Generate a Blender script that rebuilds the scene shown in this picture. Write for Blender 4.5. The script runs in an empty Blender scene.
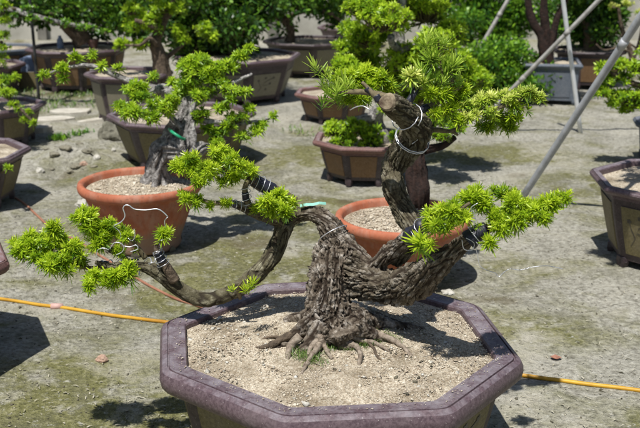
import bpy, bmesh, math, random
import numpy as np
from mathutils import Vector, noise

scene = bpy.context.scene
# ------------------------------------------------------------------ camera
F_PX, PITCH, CAM_H = 1000.0, math.radians(16.0), 1.25
cam_data = bpy.data.cameras.new("camera")
cam_data.sensor_width = 36.0
cam_data.lens = F_PX / 640.0 * 36.0
cam_data.clip_end = 600.0
cam_data.clip_start = 0.05
cam_data.dof.use_dof = True
cam_data.dof.focus_distance = 2.33
cam_data.dof.aperture_fstop = 8.0
cam = bpy.data.objects.new("camera", cam_data)
scene.collection.objects.link(cam)
cam.location = (0, 0, CAM_H)
cam.rotation_euler = (math.pi / 2 - PITCH, 0, 0)
scene.camera = cam

# ------------------------------------------------------------------ light
SUN = Vector((0.20, 0.42, -1.0)).normalized()          # direction the light travels
world = bpy.data.worlds.new("World")
scene.world = world
world.use_nodes = True
wn = world.node_tree.nodes
sky = wn.new('ShaderNodeTexSky')
sky.sky_type = 'NISHITA'
sky.sun_disc = False
sky.sun_elevation = math.asin(-SUN.z)
sky.sun_rotation = math.atan2(-SUN.x, -SUN.y)
world.node_tree.links.new(sky.outputs[0], wn['Background'].inputs[0])
wn['Background'].inputs[1].default_value = 0.065
sun_data = bpy.data.lights.new("sun", 'SUN')
sun_data.energy = 5.0
sun_data.angle = math.radians(0.53)
sun_data.color = (1.0, 0.975, 0.93)
sun = bpy.data.objects.new("sun", sun_data)
scene.collection.objects.link(sun)
sun.rotation_euler = SUN.to_track_quat('-Z', 'Y').to_euler()
sun.location = (0, 0, 6)
vs = scene.view_settings
vs.view_transform = 'Standard'; vs.look = 'None'; vs.gamma = 1.0
vs.exposure = 0.2
vs.use_curve_mapping = False

# ------------------------------------------------------------------ helpers
C_, S_ = math.cos(PITCH), math.sin(PITCH)
R_ = random.Random(7)
NR = np.random.default_rng(11)

def ray(px, py):
    x = (px - 320) / F_PX; y = (214 - py) / F_PX
    return np.array([x, C_ + S_ * y, -S_ + C_ * y])
def at(px, py, Y):                     # a real point at distance Y in front of the camera
    d = ray(px, py)
    return d * (Y / d[1]) + np.array([0, 0, CAM_H])
def ground(px, py, z=0.0):             # the point of the plane z
    d = ray(px, py)
    return d * ((z - CAM_H) / d[2]) + np.array([0, 0, CAM_H])
def depth(p): return C_ * p[1] - S_ * (p[2] - CAM_H)
def metres(rpx, p): return rpx * depth(p) / F_PX

def tag(o, label=None, cat=None, group=None, kind=None):
    if label: o['label'] = label
    if cat: o['category'] = cat
    if group: o['group'] = group
    if kind: o['kind'] = kind
    return o
def thing(name, label, cat, loc=(0, 0, 0), group=None):
    o = bpy.data.objects.new(name, None)
    o.empty_display_size = 0.05
    scene.collection.objects.link(o)
    o.location = Vector([float(v) for v in loc])
    return tag(o, label, cat, group)

def mesh(name, V, F, mats, parent=None, smooth=False, mi=None, attrs=None, sharp=None):
    """V Nx3, F list of faces or Mx4 array -> ONE mesh object, world coordinates"""
    V = np.asarray(V, dtype=np.float32)
    if parent is not None:
        off = np.array(parent.matrix_world.translation if False else world_loc(parent), dtype=np.float32)
        V = V - off
    me = bpy.data.meshes.new(name)
    if isinstance(F, np.ndarray) and F.ndim == 2:
        m, k = F.shape
        me.vertices.add(len(V)); me.vertices.foreach_set('co', V.ravel())
        me.loops.add(m * k); me.loops.foreach_set('vertex_index', F.astype(np.int32).ravel())
        me.polygons.add(m)
        me.polygons.foreach_set('loop_start', np.arange(0, m * k, k, dtype=np.int32))
        me.update(calc_edges=True)
    else:
        me.from_pydata(V.tolist(), [], [list(map(int, f)) for f in F]); me.update()
    if not isinstance(mats, (list, tuple)): mats = [mats]
    for m_ in mats: me.materials.append(m_)
    if mi is not None: me.polygons.foreach_set('material_index', np.asarray(mi, dtype=np.int32))
    if smooth: me.polygons.foreach_set('use_smooth', np.ones(len(me.polygons), dtype=bool))
    if sharp: me.set_sharp_from_angle(angle=math.radians(sharp))
    if attrs:
        for k_, a in attrs.items():
            at_ = me.attributes.new(k_, 'FLOAT', 'POINT')
            at_.data.foreach_set('value', np.asarray(a, dtype=np.float32))
    o = bpy.data.objects.new(name, me)
    scene.collection.objects.link(o)
    if parent is not None: o.parent = parent
    return o
def world_loc(o):
    v = np.array(o.location, dtype=np.float64)
    while o.parent is not None:
        o = o.parent; v = v + np.array(o.location)
    return v

class MB:                               # collects shapes, builds ONE mesh
    def __init__(s): s.V = []; s.F = []; s.M = []; s.n = 0
    def add(s, V, F, m=0):
        V = np.asarray(V, dtype=np.float64)
        s.V.append(V); s.F += [tuple(int(i) + s.n for i in f) for f in F]; s.M += [m] * len(F); s.n += len(V)
    def build(s, name, mats, parent=None, smooth=False):
        return mesh(name, np.concatenate(s.V), s.F, mats, parent, smooth, mi=s.M)

def catmull(P, R, step):
    P = [np.array(p, float) for p in P]; out = []; ro = []
    n = len(P)
    for i in range(n - 1):
        p0 = P[max(i - 1, 0)]; p1 = P[i]; p2 = P[i + 1]; p3 = P[min(i + 2, n - 1)]
        k = max(1, int(np.linalg.norm(p2 - p1) / step))
        for j in range(k):
            t = j / k
            out.append(0.5 * ((2 * p1) + (-p0 + p2) * t + (2 * p0 - 5 * p1 + 4 * p2 - p3) * t * t + (-p0 + 3 * p1 - 3 * p2 + p3) * t ** 3))
            ro.append(R[i] * (1 - t) + R[i + 1] * t)
    out.append(P[-1]); ro.append(R[-1])
    return np.array(out), np.array(ro)
def frames(P):
    T = np.gradient(P, axis=0); T /= np.linalg.norm(T, axis=1)[:, None] + 1e-12
    a = np.array([0, 0, 1.0]) if abs(T[0][2]) < .9 else np.array([1.0, 0, 0])
    n = np.cross(T[0], a); n /= np.linalg.norm(n)
    N = [n]
    for i in range(1, len(P)):
        n = N[-1] - T[i] * np.dot(N[-1], T[i]); n /= np.linalg.norm(n) + 1e-12; N.append(n)
    N = np.array(N); B = np.cross(T, N)
    return T, N, B
def tube(P, R, seg=10, rough=0.0, seed=0, cap=True, ridge=0.0):
    P = np.asarray(P, float); R = np.broadcast_to(np.asarray(R, float), (len(P),))
    T, N, B = frames(P)
    a = np.linspace(0, 2 * math.pi, seg, endpoint=False)
    V = []
    for i in range(len(P)):
        rr = np.full(seg, R[i])
        if rough:
            for k in range(seg):
                q = Vector((math.cos(a[k]) * 1.3 + seed, math.sin(a[k]) * 1.3, i * .23 + seed * 3.1))
                rr[k] *= 1 + rough * noise.noise(q * 1.4) + ridge * noise.noise(Vector((q.x * 3, q.y * 3, q.z * .8)))
        V.append(P[i] + (np.cos(a) * rr)[:, None] * N[i] + (np.sin(a) * rr)[:, None] * B[i])
    V = np.concatenate(V); F = []
    for i in range(len(P) - 1):
        for k in range(seg):
            k2 = (k + 1) % seg
            F.append((i * seg + k, i * seg + k2, (i + 1) * seg + k2, (i + 1) * seg + k))
    if cap:
        F.append(tuple(range(seg))[::-1]); F.append(tuple((len(P) - 1) * seg + k for k in range(seg)))
    return V, F

# ------------------------------------------------------------------ materials
def new_mat(name):
    m = bpy.data.materials.new(name); m.use_nodes = True
    nt = m.node_tree; b = nt.nodes['Principled BSDF']
    return m, nt, b
def nd(nt, t, **k):
    n = nt.nodes.new(t)
    for a, v in k.items():
        if a in n.inputs: n.inputs[a].default_value = v
        else: setattr(n, a, v)
    return n
def coords(nt):
    return nt.nodes.new('ShaderNodeTexCoord').outputs['Object']
def noise_n(nt, scale, detail=4, rough=.55, vec=None, dist=0):
    n = nd(nt, 'ShaderNodeTexNoise'); n.inputs['Scale'].default_value = scale
    n.inputs['Detail'].default_value = detail; n.inputs['Roughness'].default_value = rough
    n.inputs['Distortion'].default_value = dist
    nt.links.new(vec if vec is not None else coords(nt), n.inputs['Vector'])
    return n.outputs['Fac']
def ramp(nt, src, stops, interp='LINEAR'):
    r = nt.nodes.new('ShaderNodeValToRGB'); r.color_ramp.interpolation = interp
    e = r.color_ramp.elements
    while len(e) < len(stops): e.new(.5)
    for i, (p, c) in enumerate(stops):
        e[i].position = p; e[i].color = (*c, 1) if len(c) == 3 else c
    nt.links.new(src, r.inputs[0]); return r.outputs[0]
def g3(v): return (v, v, v)
def mix(nt, fac, a, b, mode='MIX'):
    m = nt.nodes.new('ShaderNodeMix'); m.data_type = 'RGBA'; m.blend_type = mode
    for sock, v in ((0, fac), (6, a), (7, b)):
        if isinstance(v, (int, float)): m.inputs[sock].default_value = v
        elif isinstance(v, tuple): m.inputs[sock].default_value = (*v, 1)
        else: nt.links.new(v, m.inputs[sock])
    return m.outputs[2]
def bump(nt, b, h, strength=.5, dist=.01, prev=None):
    n = nt.nodes.new('ShaderNodeBump'); n.inputs['Strength'].default_value = strength
    n.inputs['Distance'].default_value = dist
    nt.links.new(h, n.inputs['Height'])
    if prev is not None: nt.links.new(prev, n.inputs['Normal'])
    nt.links.new(n.outputs[0], b.inputs['Normal']); return n.outputs[0]
def attr(nt, name):
    a = nt.nodes.new('ShaderNodeAttribute'); a.attribute_name = name; return a.outputs['Fac']

def m_ground():
    m, nt, b = new_mat('earth_yard')
    c = coords(nt)
    big = noise_n(nt, .75, 3, .6, c, .6); mid = noise_n(nt, 5, 5, .65, c, .4)
    fine = noise_n(nt, 55, 4, .7, c); spk = noise_n(nt, 170, 2, .6, c)
    tan = ramp(nt, fine, [(.25, (.10, .09, .066)), (.48, (.33, .315, .26)), (.72, (.52, .50, .425))])
    olive = ramp(nt, fine, [(.28, (.065, .066, .018)), (.52, (.165, .16, .055)), (.78, (.33, .31, .17))])
    f1 = ramp(nt, mix(nt, .5, big, mid), [(.47, g3(0)), (.60, g3(.9))])
    # moss patches with a place of their own
    def patch(x, y, r, ysc=1.0):
        mp = nd(nt, 'ShaderNodeMapping'); mp.inputs['Location'].default_value = (-x / r, -y / (r * ysc), 0); mp.inputs['Scale'].default_value = (1 / r, 1 / (r * ysc), 0)
        nt.links.new(c, mp.inputs[0]); gr = nd(nt, 'ShaderNodeTexGradient'); gr.gradient_type = 'SPHERICAL'; nt.links.new(mp.outputs[0], gr.inputs[0])
        ad = nt.nodes.new('ShaderNodeMath'); ad.operation = 'MULTIPLY'; nt.links.new(gr.outputs['Fac'], ad.inputs[0]); nt.links.new(ramp(nt, mid, [(.30, g3(0)), (.62, g3(1))]), ad.inputs[1])
        return ramp(nt, ad.outputs[0], [(.05, g3(0)), (.35, g3(.95))])
    for (x, y, r, k) in ((-.75, 2.25, 1.1, .9), (-.15, 3.5, .9, 1.0), (.55, 3.0, .5, .6), (.1, 5.6, .9, .5), (.9, 2.2, .5, .7), (.0, 4.5, .55, .6), (.9, 5.6, .8, .5), (-1.7, 3.2, .8, .5), (1.5, 4.9, .7, .6)):
        f1 = mix(nt, 1.0, f1, patch(x, y, r, k), 'LIGHTEN')
    base = mix(nt, f1, tan, olive)
    m2 = noise_n(nt, 2.6, 6, .7, c, .3)
    base = mix(nt, ramp(nt, m2, [(.50, g3(0)), (.66, g3(.5))]), base, (.135, .13, .095))
    base = mix(nt, ramp(nt, m2, [(.34, g3(.6)), (.47, g3(0))]), base, (.46, .43, .35))
    br = ramp(nt, noise_n(nt, 1.7, 4, .6, c), [(.60, g3(0)), (.70, g3(1))])
    base = mix(nt, br, base, (.125, .105, .055))
    fl = ramp(nt, noise_n(nt, 34, 4, .8, c, .3), [(.58, g3(0)), (.68, g3(.7))])
    base = mix(nt, fl, base, (.50, .49, .43))
    dk = ramp(nt, noise_n(nt, 34, 3, .75, c, 1.0), [(.30, g3(1)), (.37, g3(0))])
    base = mix(nt, dk, base, (.055, .05, .03))
    nt.links.new(base, b.inputs['Base Color']); b.inputs['Roughness'].default_value = .92
    b.inputs['Specular IOR Level'].default_value = .25
    n1 = bump(nt, b, fine, 1.0, .018); bump(nt, b, spk, .6, .004, n1)
    return m
def m_soil():
    m, nt, b = new_mat('gritty_soil')
    c = coords(nt)
    v = nd(nt, 'ShaderNodeTexVoronoi'); v.inputs['Scale'].default_value = 260; nt.links.new(c, v.inputs['Vector'])
    col = ramp(nt, v.outputs['Color'], [(.0, (.20, .155, .10)), (.35, (.43, .36, .265)), (.7, (.57, .50, .385)), (1, (.72, .66, .55))])
    big = noise_n(nt, 9, 4, .6, c)
    dark = ramp(nt, big, [(.34, g3(1)), (.56, g3(0))])
    col = mix(nt, dark, col, mix(nt, .7, col, (.17, .13, .08)))
    nt.links.new(col, b.inputs['Base Color']); b.inputs['Roughness'].default_value = .95
    b.inputs['Specular IOR Level'].default_value = .2
    n1 = bump(nt, b, v.outputs['Distance'], .8, .004); bump(nt, b, noise_n(nt, 40, 4, .6, c), .6, .012, n1)
    return m
def m_glaze(name, c1, c2, rough=.38, sp=1.0, dust=.5):
    m, nt, b = new_mat(name); c = coords(nt)
    n1 = noise_n(nt, 130, 3, .7, c); n2 = noise_n(nt, 7, 5, .6, c)
    col = mix(nt, ramp(nt, n1, [(.38, g3(0)), (.62, g3(1))]), c1, c2)
    col = mix(nt, ramp(nt, n2, [(.50, g3(0)), (.85, g3(dust * .7))]), col, (.34, .30, .28))
    g = noise_n(nt, 320, 2, .5, c)
    col = mix(nt, ramp(nt, g, [(.70, g3(0)), (.74, g3(.7))]), col, (.55, .52, .48))
    geo = nt.nodes.new('ShaderNodeNewGeometry'); sx = nt.nodes.new('ShaderNodeSeparateXYZ')
    nt.links.new(geo.outputs['Normal'], sx.inputs[0])
    n3 = noise_n(nt, 28, 5, .7, c)
    mu = nt.nodes.new('ShaderNodeMath'); mu.operation = 'MULTIPLY'; nt.links.new(sx.outputs[2], mu.inputs[0]); nt.links.new(n3, mu.inputs[1])
    col = mix(nt, ramp(nt, mu.outputs[0], [(.36, g3(0)), (.66, g3(.55))]), col, (.31, .29, .32))   # settled dust
    nt.links.new(col, b.inputs['Base Color'])
    nt.links.new(ramp(nt, n2, [(.3, g3(rough)), (.8, g3(min(1, rough + .4)))]), b.inputs['Roughness'])
    bump(nt, b, n1, .25, .002); return m
def m_plain(name, c1, c2, scale=20, rough=.8, bs=.4, bd=.005, metal=0, spec=.4, detail=5):
    m, nt, b = new_mat(name); c = coords(nt)
    n = noise_n(nt, scale, detail, .65, c)
    nt.links.new(ramp(nt, n, [(.32, c1), (.68, c2)]), b.inputs['Base Color'])
    b.inputs['Roughness'].default_value = rough; b.inputs['Metallic'].default_value = metal
    b.inputs['Specular IOR Level'].default_value = spec
    bump(nt, b, n, bs, bd); return m
def m_terracotta():
    m, nt, b = new_mat('terracotta'); c = coords(nt)
    n = noise_n(nt, 14, 5, .6, c)
    col = ramp(nt, n, [(.3, (.30, .085, .040)), (.6, (.42, .135, .068)), (.85, (.46, .21, .13))])
    st = nd(nt, 'ShaderNodeMapping'); st.inputs['Scale'].default_value = (9, 9, 1.2); nt.links.new(c, st.inputs[0])
    w = noise_n(nt, 1.6, 6, .7, st.outputs[0])
    col = mix(nt, ramp(nt, w, [(.48, g3(0)), (.72, g3(.6))]), col, (.44, .29, .22))
    col = mix(nt, ramp(nt, noise_n(nt, 90, 2, .6, c), [(.62, g3(0)), (.70, g3(.6))]), col, (.18, .075, .05))
    sp = nt.nodes.new('ShaderNodeSeparateXYZ'); nt.links.new(c, sp.inputs[0])
    ad = nt.nodes.new('ShaderNodeMath'); ad.operation = 'MULTIPLY_ADD'; nt.links.new(noise_n(nt, 22, 5, .75, c), ad.inputs[0]); ad.inputs[1].default_value = -.16; nt.links.new(sp.outputs[2], ad.inputs[2])
    col = mix(nt, ramp(nt, ad.outputs[0], [(-.0, g3(.75)), (.035, g3(0))]), col, (.26, .20, .145))   # soil splashed on the foot
    nt.links.new(col, b.inputs['Base Color']); b.inputs['Roughness'].default_value = .72
    b.inputs['Specular IOR Level'].default_value = .35
    bump(nt, b, noise_n(nt, 60, 4, .6, c), .3, .003); return m
def m_bark_main():
    m, nt, b = new_mat('furrowed_bark'); c = coords(nt)
    crack = attr(nt, 'crack'); reg = attr(nt, 'moss')
    n1 = noise_n(nt, 38, 5, .7, c); n2 = noise_n(nt, 150, 4, .7, c); n3 = noise_n(nt, 12, 4, .6, c)
    plate = ramp(nt, n1, [(.28, (.060, .044, .030)), (.5, (.165, .135, .102)), (.70, (.50, .46, .41))])
    fissure = (.030, .020, .013)
    col = mix(nt, ramp(nt, crack, [(.22, g3(0)), (.85, g3(1))]), fissure, plate)
    mossy = ramp(nt, n1, [(.3, (.050, .046, .024)), (.55, (.105, .095, .05)), (.8, (.20, .185, .12))])
    lich = ramp(nt, n3, [(.60, g3(0)), (.66, g3(1))])
    mossy = mix(nt, lich, mossy, (.34, .32, .22))
    mossy = mix(nt, ramp(nt, crack, [(.15, g3(.9)), (.7, g3(0))]), mossy, (.025, .019, .012))
    col = mix(nt, reg, col, mossy)
    nt.links.new(col, b.inputs['Base Color']); b.inputs['Roughness'].default_value = .88
    b.inputs['Specular IOR Level'].default_value = .25
    k = bump(nt, b, n1, .6, .008); bump(nt, b, n2, .6, .003, k); return m
def m_leaf(name, dark, midc, light, trans=.3, rough=.42):
    m, nt, b = new_mat(name)
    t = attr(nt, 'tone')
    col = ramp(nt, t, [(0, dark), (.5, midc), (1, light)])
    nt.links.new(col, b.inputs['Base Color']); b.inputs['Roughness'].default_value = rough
    b.inputs['Specular IOR Level'].default_value = .45
    tr = nt.nodes.new('ShaderNodeBsdfTranslucent')
    nt.links.new(mix(nt, .5, col, light), tr.inputs[0])
    mx = nt.nodes.new('ShaderNodeMixShader'); mx.inputs[0].default_value = trans
    out = nt.nodes['Material Output']
    nt.links.new(b.outputs[0], mx.inputs[1]); nt.links.new(tr.outputs[0], mx.inputs[2]); nt.links.new(mx.outputs[0], out.inputs[0])
    return m
M = {}
M['ground'] = m_ground(); M['soil'] = m_soil()
M['purple'] = m_glaze('purple_brown_glaze', (.072, .045, .053), (.135, .094, .104), .36)
M['purple_dark'] = m_glaze('dark_brown_glaze', (.030, .020, .023), (.062, .042, .045), .42)
M['redbrown'] = m_glaze('red_brown_glaze', (.13, .06, .052), (.20, .105, .09), .5)
M['ochre'] = m_glaze('ochre_glaze', (.105, .085, .035), (.17, .14, .062), .5, dust=.3)
M['ochre_pale'] = m_glaze('pale_olive_glaze', (.16, .145, .095), (.22, .20, .14), .5, dust=.4)
M['brownpanel'] = m_glaze('brown_panel_glaze', (.14, .075, .03), (.21, .12, .055), .5, dust=.3)
M['greyblue'] = m_glaze('grey_blue_glaze', (.07, .085, .11), (.12, .14, .165), .5, dust=.3)
M['motif'] = m_plain('dark_painted_glaze', (.04, .035, .03), (.07, .06, .05), 40, .4, .1)
M['terra'] = m_terracotta()
M['bark'] = m_bark_main()
M['bark_grey'] = m_plain('grey_bark', (.05, .042, .036), (.62, .59, .56), 48, .9, 1.0, .03)
M['bark_brown'] = m_plain('brown_bark', (.045, .033, .022), (.17, .125, .085), 40, .9, .9, .012)
M['bark_red'] = m_plain('dark_red_bark', (.008, .005, .004), (.040, .019, .013), 50, .9, .9, .012)
M['root'] = m_plain('root_bark', (.11, .08, .055), (.36, .30, .235), 90, .8, .7, .004)
M['cutwood'] = m_plain('weathered_cut_wood', (.05, .028, .015), (.33, .27, .18), 42, .85, .6, .004)
M['wood'] = m_plain('twig_bark', (.07, .06, .03), (.20, .16, .09), 80, .85, .5, .002)
M['wire'] = m_plain('aluminium_wire', (.55, .56, .60), (.75, .76, .80), 60, .35, .05, .001, metal=.7)
M['rubber'] = m_plain('black_rubber', (.012, .013, .022), (.03, .03, .045), 60, .45, .3, .002)
M['yhose'] = m_plain('yellow_hose', (.36, .17, .012), (.62, .36, .03), 7, .5, .2, .002)
M['ohose'] = m_plain('orange_hose', (.20, .08, .045), (.40, .19, .12), 9, .6, .2, .002)
M['steel'] = m_plain('galvanised_steel', (.30, .31, .33), (.46, .47, .49), 18, .5, .15, .001, metal=.25)
M['whitepole'] = m_plain('white_painted_pole', (.66, .67, .68), (.82, .83, .84), 18, .5, .15, .001)
M['bamboo'] = m_plain('weathered_bamboo', (.24, .23, .21), (.40, .39, .365), 26, .7, .3, .002)
M['blackpole'] = m_plain('black_pole', (.015, .016, .018), (.04, .04, .04), 20, .5, .2, .001)
M['wall'] = m_plain('stained_concrete', (.27, .26, .22), (.50, .48, .42), 2.2, .95, .3, .01)
M['wallpost'] = m_plain('dark_concrete', (.10, .095, .08), (.22, .21, .18), 6, .95, .3, .01)
M['stone'] = m_plain('pale_stone', (.28, .26, .21), (.62, .60, .54), 30, .9, .6, .01)
M['rock'] = m_plain('mossy_rock', (.09, .085, .06), (.22, .21, .16), 20, .95, 1.0, .02)
M['clod'] = m_plain('earth_clod', (.13, .12, .085), (.26, .24, .18), 30, .95, .9, .01)
M['pinkstone'] = m_plain('pink_brick_stone', (.33, .20, .14), (.47, .33, .25), 60, .9, .6, .004)
M['slab'] = m_plain('cement_slab', (.36, .33, .27), (.56, .53, .46), 12, .9, .4, .006)
M['redleaf'] = m_plain('dead_red_leaf', (.16, .055, .035), (.36, .18, .12), 90, .7, .4, .003)
M['teal'] = m_plain('teal_plastic', (.16, .42, .34), (.34, .62, .52), 20, .35, .05, .001)
M['green_tie'] = m_plain('green_plastic', (.01, .22, .10), (.02, .33, .16), 20, .4, .05, .001)
M['blueplastic'] = m_plain('blue_plastic', (.16, .22, .34), (.28, .34, .46), 10, .6, .1, .001)
M['flake'] = m_plain('dry_flakes', (.26, .235, .16), (.50, .47, .37), 9, .9, .2, .001)
M['crumb'] = m_plain('dark_crumbs', (.05, .045, .03), (.18, .16, .11), 9, .95, .4, .003)
M['grain'] = m_plain('grit_grains', (.32, .25, .175), (.68, .61, .49), 45, .9, .3, .002, detail=1)
M['cap'] = m_plain('pink_plastic', (.50, .30, .26), (.6, .4, .35), 9, .6, .1, .001)
LEAF = m_leaf('young_podocarp_leaf', (.040, .135, .010), (.31, .475, .016), (.62, .75, .05), .40, .36)
LEAF_D = m_leaf('garden_leaf_bright', (.035, .12, .012), (.25, .43, .016), (.52, .68, .04), .38)
LEAF_K = m_leaf('garden_leaf_dark', (.010, .038, .007), (.040, .115, .012), (.19, .36, .025), .24)
LEAF_B = m_leaf('shrub_leaf', (.012, .055, .008), (.055, .17, .018), (.24, .44, .03), .28, .32)
LEAF_Y = m_leaf('yellow_new_leaf', (.08, .20, .015), (.42, .56, .04), (.80, .82, .26), .38)
LEAF_L = m_leaf('long_strap_leaf', (.05, .15, .015), (.27, .44, .03), (.60, .74, .12), .38)
GRASS = m_leaf('grass_blade', (.04, .09, .015), (.10, .19, .03), (.24, .33, .08), .3)

# ------------------------------------------------------------------ foliage machinery
def leaf_strip(d, side, L, W, droop, nseg=3):
    us = [0, .35, .75, 1.0][:nseg + 1] if nseg == 3 else [0, .55, 1.0]
    ws = [.5, 1, .9, .3] if nseg == 3 else [.4, 1, .15]
    V = []
    for u, w in zip(us, ws):
        p = d * (u * L) + np.array([0, 0, -droop * u * u * L])
        V += [p - side * (w * W / 2), p + side * (w * W / 2)]
    return V
def make_rosette(n, L, W, top=80, bot=-15, stem=.35, nseg=3, rnd=.25, lenc=.5):
    V = []; F = []; T = []
    for i in range(n):
        t = (i + .5) / n
        az = i * 2.39996 + NR.normal() * .2
        el = math.radians(top + (bot - top) * t ** .8 + NR.normal() * 9)
        d = np.array([math.cos(az) * math.cos(el), math.sin(az) * math.cos(el), math.sin(el)])
        h = np.cross(d, [0, 0, 1]); h /= np.linalg.norm(h) + 1e-9
        up = np.cross(h, d)
        roll = NR.normal() * .5
        side = h * math.cos(roll) + up * math.sin(roll)
        l = L * (lenc + (1 - lenc) * math.sqrt(t)) * (1 + NR.uniform(-rnd, rnd))
        base = np.array([0, 0, -t * L * stem])
        vs_ = leaf_strip(d, side, l, W * NR.uniform(.8, 1.15), NR.uniform(-.12, .3), nseg)
        k = len(V)
        V += [base + v for v in vs_]
        for s in range(nseg): F.append((k + 2 * s, k + 2 * s + 1, k + 2 * s + 3, k + 2 * s + 2))
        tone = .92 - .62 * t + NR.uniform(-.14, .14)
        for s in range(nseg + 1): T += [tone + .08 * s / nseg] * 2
    return np.array(V), np.array(F), np.array(T)
def make_clump(n, L, W, spread):
    V = []; F = []; T = []
    for i in range(n):
        o = NR.normal(size=3) * spread * .5
        d = o / (np.linalg.norm(o) + 1e-9) + NR.normal(size=3) * .5 + np.array([0, 0, .35]); d /= np.linalg.norm(d)
        s = np.cross(d, NR.normal(size=3)); s /= np.linalg.norm(s)
        l = L * NR.uniform(.7, 1.2)
        vs_ = leaf_strip(d, s, l, W, NR.uniform(0, .3), 2)
        k = len(V); V += [o + v for v in vs_]
        for q in range(2): F.append((k + 2 * q, k + 2 * q + 1, k + 2 * q + 3, k + 2 * q + 2))
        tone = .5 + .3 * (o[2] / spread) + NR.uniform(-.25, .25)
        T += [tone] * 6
    return np.array(V), np.array(F), np.array(T)
PROT = {
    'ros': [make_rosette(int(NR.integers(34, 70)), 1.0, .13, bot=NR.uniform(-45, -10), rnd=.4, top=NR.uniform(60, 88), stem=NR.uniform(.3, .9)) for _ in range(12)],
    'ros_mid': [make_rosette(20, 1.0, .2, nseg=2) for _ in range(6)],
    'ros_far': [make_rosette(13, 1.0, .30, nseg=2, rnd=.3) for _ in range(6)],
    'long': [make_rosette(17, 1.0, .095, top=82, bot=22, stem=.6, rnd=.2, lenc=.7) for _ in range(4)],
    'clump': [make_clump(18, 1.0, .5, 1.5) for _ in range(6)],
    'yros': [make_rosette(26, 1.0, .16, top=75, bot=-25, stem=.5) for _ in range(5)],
}
def rotmats(ax):
    ax = ax / np.linalg.norm(ax, axis=1)[:, None]
    n = len(ax); ref = NR.normal(size=(n, 3))
    x = np.cross(ref, ax); x /= np.linalg.norm(x, axis=1)[:, None]
    y = np.cross(ax, x)
    return np.stack([x, y, ax], axis=2)                     # columns
def instance(kind, P, A, S, TO):
    """P positions, A axes, S scales, TO tone offsets -> V,F,T arrays"""
    prot = PROT[kind]; Rm = rotmats(A)
    pick = NR.integers(0, len(prot), len(P))
    VV = []; FF = []; TT = []; n = 0
    for j, (V, F, T) in enumerate(prot):
        idx = np.where(pick == j)[0]
        if not len(idx): continue
        W = np.einsum('nij,vj->nvi', Rm[idx], V) * S[idx][:, None, None] + P[idx][:, None, :]
        k = len(V)
        VV.append(W.reshape(-1, 3))
        FF.append((F[None] + (np.arange(len(idx)) * k)[:, None, None] + n).reshape(-1, 4))
        TT.append((T[None] + TO[idx][:, None]).ravel())
        n += k * len(idx)
    return np.concatenate(VV), np.concatenate(FF), np.clip(np.concatenate(TT), 0, 1)

def pad(parent, c, rad, n, size, kind='ros', mat=None, up=.8, tone=0., anchor=None, twig=.0012, name='foliage_pad', shell=.45, flat=False, tw=.15, label=None):
    """one foliage pad: leaf rosettes spread through an ellipsoid, each on its own thin twig"""
    c = np.array(c, float); rad = np.array(rad, float)
    D = NR.normal(size=(n, 3)); D /= np.linalg.norm(D, axis=1)[:, None]
    D[:, 2] = np.where((D[:, 2] < 0) & (NR.random(n) < .65), -D[:, 2], D[:, 2])
    r = shell + (1 - shell) * NR.random(n) ** .6
    # uneven outline
    for i in range(n):
        q = noise.noise(Vector(D[i] * 1.7 + c * 3.0))
        r[i] *= 1 + .35 * q
    P = c + D * rad * r[:, None]
    A = D * .75 + np.array([0, 0, up]) + NR.normal(size=(n, 3)) * .38
    S = size * NR.uniform(.6, 1.25, n)
    TO = tone + NR.uniform(-tw, tw, n) + np.where(NR.random(n) < .22, -.38, 0)
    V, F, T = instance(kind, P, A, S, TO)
    a0 = c - np.array([0, 0, rad[2] * .55]) if anchor is None else np.array(anchor, float)
    # twigs: three sided tapered strands
    TV = []; TF = []; k0 = len(V)
    step = 1
    for i in range(0, n, step):
        p0 = a0; p1 = P[i] + A[i] / np.linalg.norm(A[i]) * S[i] * .02
        m_ = (p0 + p1) / 2 + np.array([0, 0, -.12 * np.linalg.norm(p1 - p0)]) + NR.normal(size=3) * .08 * np.linalg.norm(p1 - p0)
        pts = [p0, p0 * .3 + m_ * .7, m_ * .5 + p1 * .5, p1]
        d = p1 - p0; s1 = np.cross(d, [0.3, .2, 1]); s1 /= np.linalg.norm(s1) + 1e-9; s2 = np.cross(d, s1); s2 /= np.linalg.norm(s2) + 1e-9
        b = k0 + len(TV)
        for q, pt in enumerate(pts):
            rr = twig * (1.5 - q * .25)
            for a in (0, 2.09, 4.19): TV.append(pt + rr * (math.cos(a) * s1 + math.sin(a) * s2))
        for q in range(3):
            for a in range(3):
                TF.append((b + q * 3 + a, b + q * 3 + (a + 1) % 3, b + (q + 1) * 3 + (a + 1) % 3, b + (q + 1) * 3 + a))
    nf = len(F)
    V = np.concatenate([V, np.array(TV)]); F = np.concatenate([F, np.array(TF)]); T = np.concatenate([T, np.zeros(len(TV))])
    mi = np.zeros(len(F), dtype=np.int32); mi[nf:] = 1
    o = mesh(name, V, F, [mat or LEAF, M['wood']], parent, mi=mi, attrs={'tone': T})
    if label: o['label'] = label
    return o
def pad_px(parent, px, py, rx, ry, Y, n, size, ydepth=1.0, **k):
    c = at(px, py, Y); a = metres(rx, c); b = metres(ry, c)
    return pad(parent, c, (a, a * ydepth, b), n, size, **k)

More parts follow.
